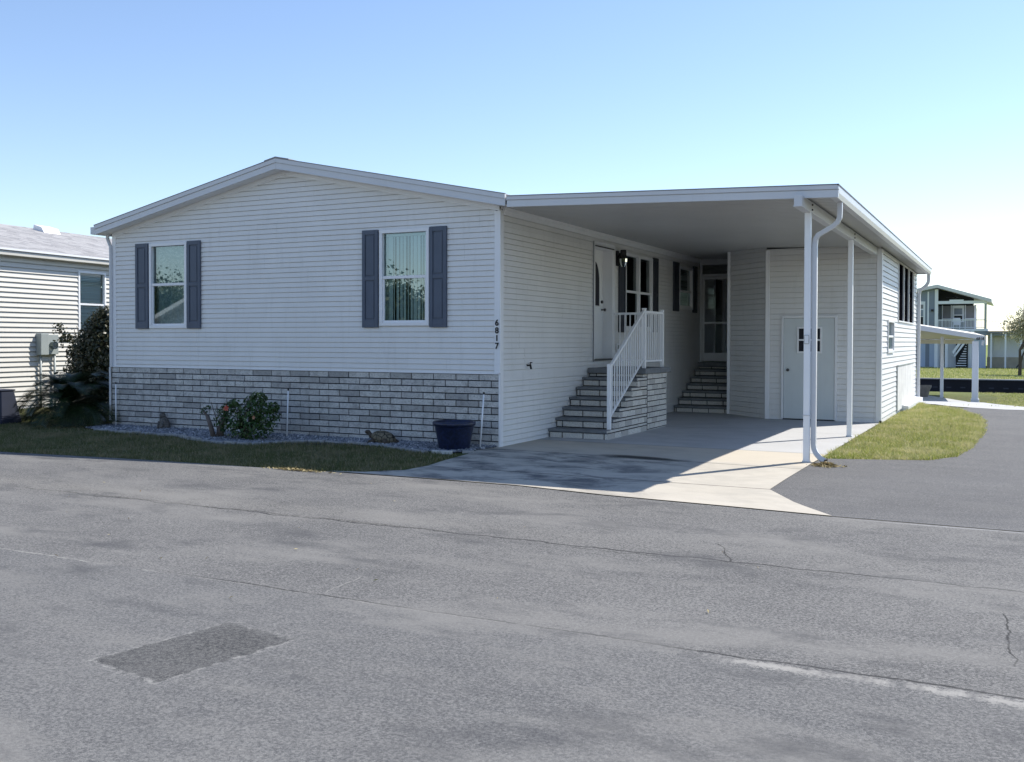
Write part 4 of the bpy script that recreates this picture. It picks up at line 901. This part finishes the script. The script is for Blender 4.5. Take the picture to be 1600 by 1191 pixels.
# navy bin at the left edge
bn = thing('navy_bin', 'dark navy tapered plastic bin cut off by the left edge', 'bin', (-9.78, -.6, 0))
MB().prism([(-9.98, -.8, 0), (-9.52, -.8, 0), (-9.52, -.4, 0), (-9.98, -.4, 0)], (0, 0, .10)).prism([(-9.97, -.79, .10), (-9.53, -.79, .10), (-9.53, -.41, .10), (-9.97, -.41, .10)], (0, 0, .03)).build('base', 'bin', bn, .01)
MB().hexa([(-9.965, -.785, .13), (-9.535, -.785, .13), (-9.535, -.415, .13), (-9.965, -.415, .13), (-9.9, -.73, .58), (-9.62, -.73, .58), (-9.62, -.47, .58), (-9.9, -.47, .58)]).build('body', 'bin', bn, .012)
MB().box(-9.92, -9.61, -.75, -.45, .58, .61).build('lid', 'bin', bn, .01)
# gravel bed
bed = [(-7.70, -.02), (-7.72, -.55), (-7.12, -.68), (-6.38, -.78), (-5.2, -.80), (-4.85, -.92), (-4.5, -1.05), (-3.9, -1.18), (-3.45, -1.14), (-3.12, -.72), (-2.6, -.52), (-2.17, -.50), (-1.56, -.56), (-.9, -.78), (-.55, -.86), (-.25, -.80), (-.12, -.45), (-.03, -.03)]
tag(sheet('gravel_base', bed, 'gravelbase', .01), kind='structure')
n = 15000; x = RNG.uniform(-7.75, 0, n); y = RNG.uniform(-1.2, 0, n); mk_ = inpoly(x, y, bed); x, y = x[mk_], y[mk_]; n = len(x)
base = np.array([(1, 0, 0), (0, 1, 0), (-1, 0, 0), (0, -1, 0), (0, 0, 1), (.7, .7, .1), (-.7, .7, .1), (-.7, -.7, .1), (.7, -.7, .1)])
ring = [0, 5, 1, 6, 2, 7, 3, 8]; F0 = np.array([(ring[i], ring[(i+1) % 8], 4) for i in range(8)])
s = RNG.uniform(.012, .030, n); ang = RNG.uniform(0, 6.28, n); st_ = RNG.uniform(.6, 1.4, n)
bx = base[None, :, 0]*s[:, None]*st_[:, None]; by = base[None, :, 1]*s[:, None]; bz = base[None, :, 2]*s[:, None]*.9
VX = x[:, None]+bx*np.cos(ang)[:, None]-by*np.sin(ang)[:, None]; VY = y[:, None]+bx*np.sin(ang)[:, None]+by*np.cos(ang)[:, None]
VZ = np.interp(y, YB, ZB)[:, None]+.012+bz+RNG.uniform(0, .012, n)[:, None]
V = np.stack([VX, VY, VZ], 2).reshape(-1, 3); Fc = (F0[None]+(np.arange(n)*9)[:, None, None]).reshape(-1, 3)
tag(npmesh('gravel', V, Fc, 'gravel', quads=False), 'blue-grey gravel bed along the brick skirting', 'gravel', kind='stuff')
# edging stones
ed = [(-7.3, -.68), (-6.38, -.82), (-5.2, -.86), (-4.75, -1.06), (-4.5, -1.14), (-3.9, -1.27), (-3.45, -1.2), (-3.10, -.76), (-2.6, -.57), (-2.17, -.54), (-1.56, -.60), (-.9, -.83), (-.6, -.94)]
P_ = [Vector((a, b, 0)) for a, b in ed]; acc = []; 
for a, b in zip(P_[:-1], P_[1:]):
    L = (b-a).length; k = max(1, round(L/.3))
    for i in range(k): acc.append((a+(b-a)*((i+.5)/k), math.atan2(b.y-a.y, b.x-a.x), L/k))
ORD = 'first second third fourth fifth sixth seventh eighth ninth tenth eleventh twelfth thirteenth fourteenth fifteenth sixteenth seventeenth eighteenth nineteenth twentieth twenty-first twenty-second twenty-third twenty-fourth twenty-fifth twenty-sixth twenty-seventh twenty-eighth twenty-ninth thirtieth'.split()
for i, (p, an, L) in enumerate(acc):
    m = MB(); l2 = L/2-.012; hz = random.uniform(.028, .05)
    if i in (7, 8, 9): hz = .05
    m.box(-l2, l2, -.04, .04, -.03, hz); o = m.build('edging_stone', 'edge', None, .008); o.location = (p.x, p.y+random.uniform(-.015, .015), G(p.y)); o.rotation_euler = (random.uniform(-.05, .05), random.uniform(-.06, .06), an+random.uniform(-.12, .12))
    tag(o, ORD[i]+' edging stone from the left in the curved row between gravel and lawn', 'edging stone', 'edging stones of the gravel bed')
o = MB().box(-.14, .14, -.04, .04, -.02, .045).build('paver_block', paint('pale_paver', (.5, .5, .48), .8, .2, 20, .3), None, .006); o.location = (-.40, -.90, G(-.9)); o.rotation_euler = (0, 0, R(12)); tag(o, 'pale paver block lying in front of the blue planter', 'paver')
o = MB().box(-.08, .08, -.05, .05, -.02, .035).build('paver_block', 'edge', None, .01); o.location = (-.13, -.66, G(-.66)); o.rotation_euler = (0, 0, R(30)); tag(o, 'small broken pale stone between planter and driveway edge', 'paver')
# lawns
lawnL = [(-13.5, 2.3), (-13.5, -4.1), (-12, -3.93), (-8.5, -3.53), (-5.68, -3.26), (-4.62, -3.13), (-3.62, -3.03), (-2.62, -2.97), (-1.7, -2.92), (-.84, -2.89), (-.40, -2.78), (-.05, -2.45), (.02, -2.0), (-.04, -1.5), (-.10, -.95), (-.45, -.98), (-.62, -.98), (-.9, -.88), (-1.56, -.64), (-2.17, -.58), (-2.6, -.61), (-3.08, -.82), (-3.42, -1.26), (-3.9, -1.33), (-4.5, -1.20), (-4.8, -1.12), (-5.2, -.92), (-6.38, -.86), (-7.3, -.74), (-7.75, -.6), (-7.75, 3.0), (-9, 3.0)]
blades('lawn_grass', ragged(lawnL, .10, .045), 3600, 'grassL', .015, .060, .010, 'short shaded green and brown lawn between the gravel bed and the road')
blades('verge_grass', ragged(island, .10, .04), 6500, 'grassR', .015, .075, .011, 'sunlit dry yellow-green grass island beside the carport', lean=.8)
blades('bank_grass', [(4.5, 13.2), (6.6, 13.3), (6.2, 18.5), (5.6, 25.8), (6, 31), (5, 36), (14, 36), (14, 13)], 260, 'grassR', .02, .07, .02, 'sunlit grass on the near bank of the canal')
blades('far_lawn_grass', [(-4, 47.2), (12, 47.2), (10, 87), (-4, 87)], 60, 'grassR', .04, .12, .06, 'bright green lawn in front of the far blue house')
def litter(name, c, rx, ry, n, size, mat, label, cat, h=.03):
    a = RNG.normal(0, .5, (n, 3)); p = np.stack([c[0]+a[:, 0]*rx, c[1]+a[:, 1]*ry, np.full(n, .0)], 1); r2 = (a[:, 0]**2+a[:, 1]**2); p[:, 2] = np.interp(p[:, 1], YB, ZB)+.014+h*np.exp(-r2*3)*RNG.uniform(0, 1, n)
    o = leaves(name, p, np.tile([0, 0, 1.], (n, 1)), size, mat, None, .28, .5); return tag(o, label, cat, kind='stuff')
litter('pine_debris', (4.43, -.02), .16, .10, 420, .05, 'straw', 'brown leaf debris washed out below the carport downspout', 'debris', .05)
litter('dry_clippings', (-1.15, -2.99), .42, .05, 260, .05, 'straw', 'pale dry clippings along the lawn edge by the road', 'debris', .015)
litter('fallen_leaves', (2.5, -5.5), 6, 3, 26, .035, 'straw', 'few scattered dry leaf scraps on the road', 'leaves', 0)

# ================================================================ LEFT NEIGHBOUR
A = R(-6.1); dL = Vector((math.sin(A), math.cos(A), 0)); nL = Vector((dL.y, -dL.x, 0)); p0 = Vector((-12.6, 1.5, 0))
lh = thing('neighbour_house', 'cream lap-sided house with pale shingle roof at the left edge', 'house', tuple(p0))
S0, S1 = -1.6, 13.0
WL = (2.02, 2.88, 1.62, 3.10)
m = MB(); siding(m, p0, dL, nL, S0, S1, -.02, 3.32, h=.106, lip=.030, holes=[(WL[0]+.02, WL[1]-.02, WL[2]+.02, WL[3]-.02)]); m.build('side_wall', 'leftwall', lh)
window(lh, p0, dL, nL, WL, glass='glass', inner='hblind', meet=.48)
wd = 8.0; zr = 4.50
for s_ in (S0, S1):
    m = MB(); q = p0+dL*s_; m.poly([q-nL*0, q-nL*wd, q-nL*wd+Vector((0, 0, 3.3)), q-nL*wd/2+Vector((0, 0, zr-.12)), q+Vector((0, 0, 3.3))]); m.build('gable_wall', 'leftwall', lh)
m = MB(); m.quad(p0+dL*S0-nL*wd, p0+dL*S1-nL*wd, p0+dL*S1-nL*wd+Vector((0, 0, 3.32)), p0+dL*S0-nL*wd+Vector((0, 0, 3.32))); m.build('rear_wall', 'leftwall', lh)
m = MB(); e0 = .20
def rp(s_, off, z): return p0+dL*s_+nL*off+Vector((0, 0, z))
sl = (zr-3.42)/(wd/2+e0)
for a, b, za, zb in ((e0, -wd/2, 3.42, zr), (-wd-e0, -wd/2, 3.42, zr)):
    m.hexa([rp(S0-.3, a, za-.06), rp(S1+.3, a, za-.06), rp(S1+.3, b, zb-.06), rp(S0-.3, b, zb-.06), rp(S0-.3, a, za), rp(S1+.3, a, za), rp(S1+.3, b, zb), rp(S0-.3, b, zb)])
lr = m.build('roof', 'shingle', lh)
m = MB(); m.hexa([rp(4.3, -3.75, 4.40), rp(4.3, -3.35, 4.32), rp(4.85, -3.35, 4.32), rp(4.85, -3.75, 4.40), rp(4.3, -3.72, 4.56), rp(4.3, -3.45, 4.48), rp(4.85, -3.45, 4.48), rp(4.85, -3.72, 4.56)]); m.build('roof_vent', 'trim', lr)
m = MB(); m.hexa([rp(S0-.3, e0-.0, 3.36), rp(S1+.3, e0-.0, 3.36), rp(S1+.3, e0-.02, 3.40), rp(S0-.3, e0-.02, 3.40), rp(S0-.3, e0+.015, 3.40), rp(S1+.3, e0+.015, 3.40), rp(S1+.3, e0+.015, 3.43), rp(S0-.3, e0+.015, 3.43)]) if False else wbox(m, p0, dL, nL, S0-.3, S1+.3, 3.30, 3.365, e0-.09, e0); m.build('fascia', 'leftwall', lh)
m = MB(); wbox(m, p0, dL, nL, S0-.3, S1+.3, 3.385, 3.428, e0-.04, e0+.03); m.build('drip_edge', 'trim', lh)
m = MB(); wbox(m, p0, dL, nL, S0-.3, S1+.3, 3.285, 3.30, .0, e0); wbox(m, p0, dL, nL, S0, S1, 3.17, 3.21, .0, .035); m.build('soffit', 'leftwall', lh)
wbox(MB(), p0, dL, nL, S0, S1, -.05, .05, .0, .03).build('base_trim', 'trim', lh)
mt = wbox(MB(), p0, dL, nL, .80, 1.02, 1.17, 1.64, .02, .17).build('meter_box', 'meter', lh, .01)
wbox(MB(), p0, dL, nL, 1.04, 1.34, 1.18, 1.62, .02, .12).build('panel_box', 'meter', mt, .01)
mc = p0+dL*1.16+nL*.12+Vector((0, 0, 1.38)); MB().tube([mc, mc+nL*.09], .085, 20).build('meter_glass', 'lampglass', mt, smooth=False)
m = MB(); 
for s_ in (.88, 1.27): m.tube([p0+dL*s_+nL*.07+Vector((0, 0, 1.2)), p0+dL*s_+nL*.07+Vector((0, 0, -.02))], .026, 10)
m.build('conduits', 'meter', lh, smooth=True)

# ================================================================ FAR CARPORT BEHIND
fc = thing('far_carport', 'white neighbouring carport roof on a thick square column behind the house', 'carport', (5.25, 27, -.68))
zf = lambda x: 1.72+(5.55-x)*.178
m = MB(); xa, xb = -1.5, 5.55
m.hexa([(xa, 27, zf(xa)-.24), (xb, 27, zf(xb)-.16), (xb, 27.06, zf(xb)-.16), (xa, 27.06, zf(xa)-.24), (xa, 27, zf(xa)), (xb-.08, 27, zf(xb)), (xb-.08, 27.06, zf(xb)), (xa, 27.06, zf(xa))]); m.build('front_fascia', 'alu', fc)
m = MB(); m.hexa([(xa, 27.06, zf(xa)-.22), (xb, 27.06, zf(xb)-.14), (xb-.6, 34, 1.62), (xa, 34, 1.60), (xa, 27.06, zf(xa)), (xb, 27.06, zf(xb)), (xb-.6, 34, 1.9), (xa, 34, 2.2)]); m.build('canopy', 'cream', fc)
MB().box(-1.5, 4.95, 33.9, 34.02, 1.42, 1.60).build('rear_beam', 'cream', fc)
MB().box(5.11, 5.32, 27.1, 27.31, -.69, 1.53).box(5.08, 5.35, 27.07, 27.34, -.69, -.56).build('column', 'farwhite', fc, .01)
MB().box(3.88, 4.0, 30, 30.12, -.72, 1.70).build('post', 'farwhite', fc, .005)
MB().tube([(5.48, 27.0, 1.55), (5.44, 27.0, 1.38)], .05, 8).build('gutter_end', 'alu', fc)
text('house_number', '6818', .13, Vector((5.375, 26.99, 1.575)), Matrix.Rotation(R(90), 3, 'X').to_euler(), 'black', fc, .002, .004)
fp = thing('stone_pot', 'empty beige flower pot beyond the corner of the shed', 'pot', (3.25, 30.3, -.7))
MB().lathe((3.25, 30.3, -.7), [(0, 0), (.17, 0), (.19, .05), (.25, .30), (.31, .42), (.31, .47), (.26, .47), (.24, .4)], 20).build('pot', 'beige', fp, smooth=True)
MB().lathe((3.25, 30.3, -.7), [(.25, .4), (0, .41)], 16).build('soil', 'dark', fp)

# ================================================================ FAR BLUE HOUSE
bh = thing('blue_house', 'two-storey blue-grey house with white trim and covered balcony across the canal', 'house', (.5, 88, -.9))
Yb = 88
m = MB(); m.poly([(-9, Yb, 2.6), (.05, Yb, 2.6), (.05, Yb, 6.5), (-9, Yb, 4.9)]); m.build('upper_wall', 'blue', bh)
m = MB(); m.hexa([(-9, Yb+3.2, 2.6), (3.1, Yb+3.2, 2.6), (3.1, Yb+12, 2.6), (-9, Yb+12, 2.6), (-9, Yb+3.2, 4.9), (3.1, Yb+3.2, 4.95), (3.1, Yb+12, 4.95), (-9, Yb+12, 4.9)]); m.build('porch_wall', 'blue', bh)
m = MB(); m.prism([(-.5, Yb+3.2, 4.9), (3.1, Yb+3.2, 4.95), (3.1, Yb+3.2, 5.65), (.12, Yb+3.2, 6.58), (-.5, Yb+3.2, 6.4)], (0, .1, 0)); m.build('gable_wall', 'dark', bh)
for a, b, za, zb in ((-9.5, .12, 4.98, 6.84), (.12, 4.68, 6.84, 5.42)):
    m = MB(); m.hexa([(a, Yb-.5, za-.24), (b, Yb-.5, zb-.24), (b, Yb+13, zb-.24), (a, Yb+13, za-.24), (a, Yb-.5, za), (b, Yb-.5, zb), (b, Yb+13, zb), (a, Yb+13, za)]); m.build('roof', 'alu', bh)
    m = MB(); m.hexa([(a, Yb-.56, za-.30), (b, Yb-.56, zb-.30), (b, Yb-.5, zb-.30), (a, Yb-.5, za-.30), (a, Yb-.56, za-.05), (b, Yb-.56, zb-.05), (b, Yb-.5, zb-.05), (a, Yb-.5, za-.05)]); m.build('rake_board', 'alu', bh)
def fb(name, mat, a, b, c, d, y0=-.06, y1=0., par=bh): return MB().box(a, b, Yb+y0, Yb+y1, c, d).build(name, mat, par)
fb('corner_post', 'farwhite', -.10, .19, -.9, 6.4, -.12, .05)
fb('trim_board', 'farwhite', -.74, -.60, 2.6, 6.2)
dw = fb('balcony_door', 'farwhite', -1.95, -.93, 3.0, 5.3); fb('pane', 'fargrey', -1.75, -1.10, 4.62, 5.0, -.09, -.05, dw); fb('pane', 'blue', -1.75, -1.10, 3.9, 4.5, -.09, -.05, dw); fb('pane', 'dark', -1.75, -1.10, 3.05, 3.85, -.09, -.05, dw)
fb('light_fixture', 'black', -.42, -.20, 4.35, 4.55, -.2, -.05)
fb('beam', 'farwhite', .19, 4.29, 5.03, 5.30, -.1, .1); fb('beam_plate', 'farwhite', 1.15, 2.35, 5.03, 5.42, -.14, -.1)
fb('balcony_post', 'meter', 4.08, 4.29, 2.7, 5.03, -.1, .1); fb('balcony_post', 'farwhite', 3.15, 3.34, 2.7, 5.03, 3.0, 3.15)
for a, b in ((.42, 1.12), (2.42, 3.15)):
    q = fb('screen_panel', 'fargrey', a, b, 2.75, 4.95, 3.0, 3.1); fb('screen_frame', 'farwhite', a-.08, a, 2.75, 5.0, 2.95, 3.1, q); fb('screen_frame', 'farwhite', b, b+.08, 2.75, 5.0, 2.95, 3.1, q); fb('screen_rail', 'farwhite', a, b, 3.68, 3.76, 2.95, 3.0, q)
q = fb('window', 'farwhite', 1.25, 2.28, 3.4, 4.98, 3.0, 3.14); fb('pane', 'blue', 1.42, 2.12, 4.12, 4.7, 2.96, 3.0, q); fb('pane', 'dark', 1.42, 2.12, 3.5, 4.0, 2.96, 3.0, q)
fb('balcony_floor', 'farwhite', .05, 4.4, 2.50, 2.72, -.2, 3.4); fb('balcony_edge', 'blue', .05, 7.5, 2.10, 2.50, -.15, .0)
q = fb('railing', 'farwhite', .19, 4.1, 3.50, 3.58, -.05, 0.); fb('bottom_rail', 'farwhite', .19, 4.1, 2.80, 2.86, -.05, 0, q)
m = MB()
for i in range(34): x = .24+i*.117; m.box(x-.018, x+.018, Yb-.04, Yb-.01, 2.86, 3.50)
for i in range(22): x = 4.4+i*.125; m.box(x-.012, x+.012, Yb-.04, Yb-.01, 2.72, 3.40)
m.box(4.3, 7.2, Yb-.05, Yb, 3.4, 3.45); m.build('balusters', 'farwhite', q)
fan = MB().tube([(1.62, Yb+1.2, 6.1), (1.62, Yb+1.2, 5.75)], .04, 8).ell((1.62, Yb+1.2, 5.68), (.16, .16, .1)); 
for a in range(4): an = a*1.57+.4; fan.hexa([(1.62+math.cos(an)*r-math.sin(an)*w_, Yb+1.2+math.sin(an)*r+math.cos(an)*w_, z) for z in (5.66, 5.68) for r, w_ in ((.1, -.07), (.85, -.09), (.85, .09), (.1, .07))])
fan.build('ceiling_fan', 'black', bh)
# chair-like white rocker on the balcony is part of the furniture
rc = thing('balcony_chair', 'white chair on the balcony of the far blue house', 'chair', (1.75, 88.5, 2.72))
MB().box(1.45, 2.05, 88.4, 88.9, 3.08, 3.14).build('seat', 'farwhite', rc); MB().box(1.45, 2.05, 88.88, 88.94, 3.14, 3.75).build('backrest', 'farwhite', rc)
for x in (1.48, 2.0):
    for y in (88.43, 88.87): MB().box(x-.025, x+.025, y-.025, y+.025, 2.72, 3.08).build('leg', 'farwhite', rc)
# ground floor
fb('ground_wall', 'farwhite', -9, 3.1, -.95, 2.5, 1.0, 1.1); fb('ground_wall', 'bluepale', 3.1, 4.24, -.95, 2.3, .3, .4)
fb('ground_wall', 'farwhite', 2.0, 3.1, -.95, 2.3, .35, .4)
for a, b, mt_ in ((-1.9, -1.55, 'dark'), (-1.55, -.95, 'bluepale'), (-.95, -.6, 'blue'), (-.6, .05, 'bluepale'), (.33, .75, 'dark')): fb('ground_panel', mt_, a, b, -.85, 1.9, .9, .99)
fb('ground_post', 'farwhite', .80, 1.05, -.9, 2.3, -.1, .1)
sr = thing('outdoor_stairs', 'white outdoor staircase rising to the balcony of the far blue house', 'stairs', (1.9, 87.7, -.9))
MB().hexa([(1.55, 87.5, .15), (1.70, 87.5, .15), (1.70, 87.6, .15), (1.55, 87.6, .15), (3.05, 87.5, 2.55), (3.35, 87.5, 2.55), (3.35, 87.6, 2.55), (3.05, 87.6, 2.55)]).build('stringer', 'farwhite', sr)
MB().hexa([(1.45, 87.5, .6), (1.55, 87.5, .35), (1.55, 87.6, .35), (1.45, 87.6, .6), (2.7, 87.5, 2.6), (2.85, 87.5, 2.4), (2.85, 87.6, 2.4), (2.7, 87.6, 2.6)]).build('handrail', 'farwhite', sr)
for k in range(10):
    z = -.72+k*.22; MB().box(1.75+k*.10, 2.62, 87.65, 88.2, z, z+.07).build('step', 'farwhite', sr)
MB().box(1.72, 2.75, 88.21, 88.25, -.9, 1.6).build('shade_panel', 'dark', sr)
# white house right of it
wh = thing('white_house', 'low white house with tan base and slim posts at the right edge across the canal', 'house', (6.5, 90, -.9))
MB().box(4.35, 16, 90, 98, -.9, 2.35).build('wall', 'farwhite', wh); MB().box(4.3, 16, 89.93, 90, -.9, .1).build('skirt', 'tan', wh)
MB().box(4.3, 16.5, 87.6, 98.3, 2.30, 2.5).build('roof', 'fargrey', wh)
MB().box(4.85, 5.4, 89.95, 90, .75, 1.95).build('window', 'trim', wh)
for x in (4.68, 5.85, 7.1): MB().box(x-.07, x+.07, 87.7, 87.85, -.9, 2.3).build('post', 'farwhite', wh)
MB().tube([(7.0, 87.6, .0), (7.0, 87.6, -.45), (6.75, 87.5, -.8)], .06, 8).build('downspout', 'black', wh)

def tree(name, label, base, H_, cr, leafn, size, mat, bare=.35, cat='tree', seed=1):
    t = thing(name, label, cat, base); rr = random.Random(seed); m = MB(); tips = []
    def branch(p, d, L, r, lev):
        q = p+d*L*.5+Vector((rr.uniform(-.05, .05)*L, rr.uniform(-.05, .05)*L, 0)); e = p+d*L
        m.tube([p, q, e], [r, r*.85, r*.65], 5 if lev else 8)
        if lev == 0 or lev < 4:
            for k in range(3 if lev < 3 else 2):
                nd = (d*.75+Vector((rr.uniform(-1, 1), rr.uniform(-1, 1), rr.uniform(-.15, .7)))*.75).normalized(); branch(e if k else q, nd, L*rr.uniform(.6, .85), r*.6, lev+1)
        if lev >= 2: tips.append(e)
    branch(Vector(base)-Vector((0, 0, .1)), Vector((0, 0, 1)), H_*.32, H_*.022, 0)
    m.build('trunk', 'bark', t)
    T = np.array([tuple(v) for v in tips]); zc_ = T[:, 2]; lim = base[2]+H_*(1-bare); T = T[zc_ < lim] if (zc_ < lim).sum() > 10 else T
    idx = RNG.integers(0, len(T), leafn); p = T[idx]+RNG.normal(0, cr, (leafn, 3)); leaves('crown', p, np.tile([0, 0, .6], (leafn, 1)), size, mat, t, .55, .8); return t
tree('bare_topped_tree', 'tree with pale leaves and bare twigs at the right edge', (6.85, 60, -.7), 5.6, .34, 9000, .14, 'treeleaf', .26, seed=5)
# across the street, behind the photographer: only seen mirrored in the front windows
ac = thing('street_house', 'white gabled house across the street, mirrored in the left front window', 'house', (-27, -25, -.05))
MB().box(-31, -22, -34, -22, -.05, 1.9).poly([(-31, -21.99, 1.9), (-22, -21.99, 1.9), (-26.5, -21.99, 3.75)]).build('wall', 'siding', ac)
m = MB(); 
for a, b, za, zb in ((-31.5, -26.5, 1.85, 3.9), (-21.5, -26.5, 1.85, 3.9)): m.hexa([(a, -35, za-.2), (b, -35, zb-.2), (b, -21.4, zb-.2), (a, -21.4, za-.2), (a, -35, za), (b, -35, zb), (b, -21.4, zb), (a, -21.4, za)])
m.build('roof', 'alu', ac)
tree('street_tree', 'leafy tree behind the white gabled house across the street', (-39, -31, -.05), 4.7, .8, 14000, .22, 'treeleaf2', .0, seed=3)
tree('street_tree', 'wide leafy tree across the street facing the right front window', (-17.6, -24, -.05), 3.7, .6, 14000, .22, 'treeleaf2', .0, seed=8)
tree('street_tree', 'rounded leafy tree far left of the white gabled street house', (-41.5, -36, -.05), 5.4, .7, 6000, .24, 'treeleaf2', .0, seed=21)
tree('street_tree', 'smaller leafy tree across the street nearer the driveway', (-13.6, -25, -.05), 3.6, .5, 5000, .22, 'treeleaf2', .0, seed=12)
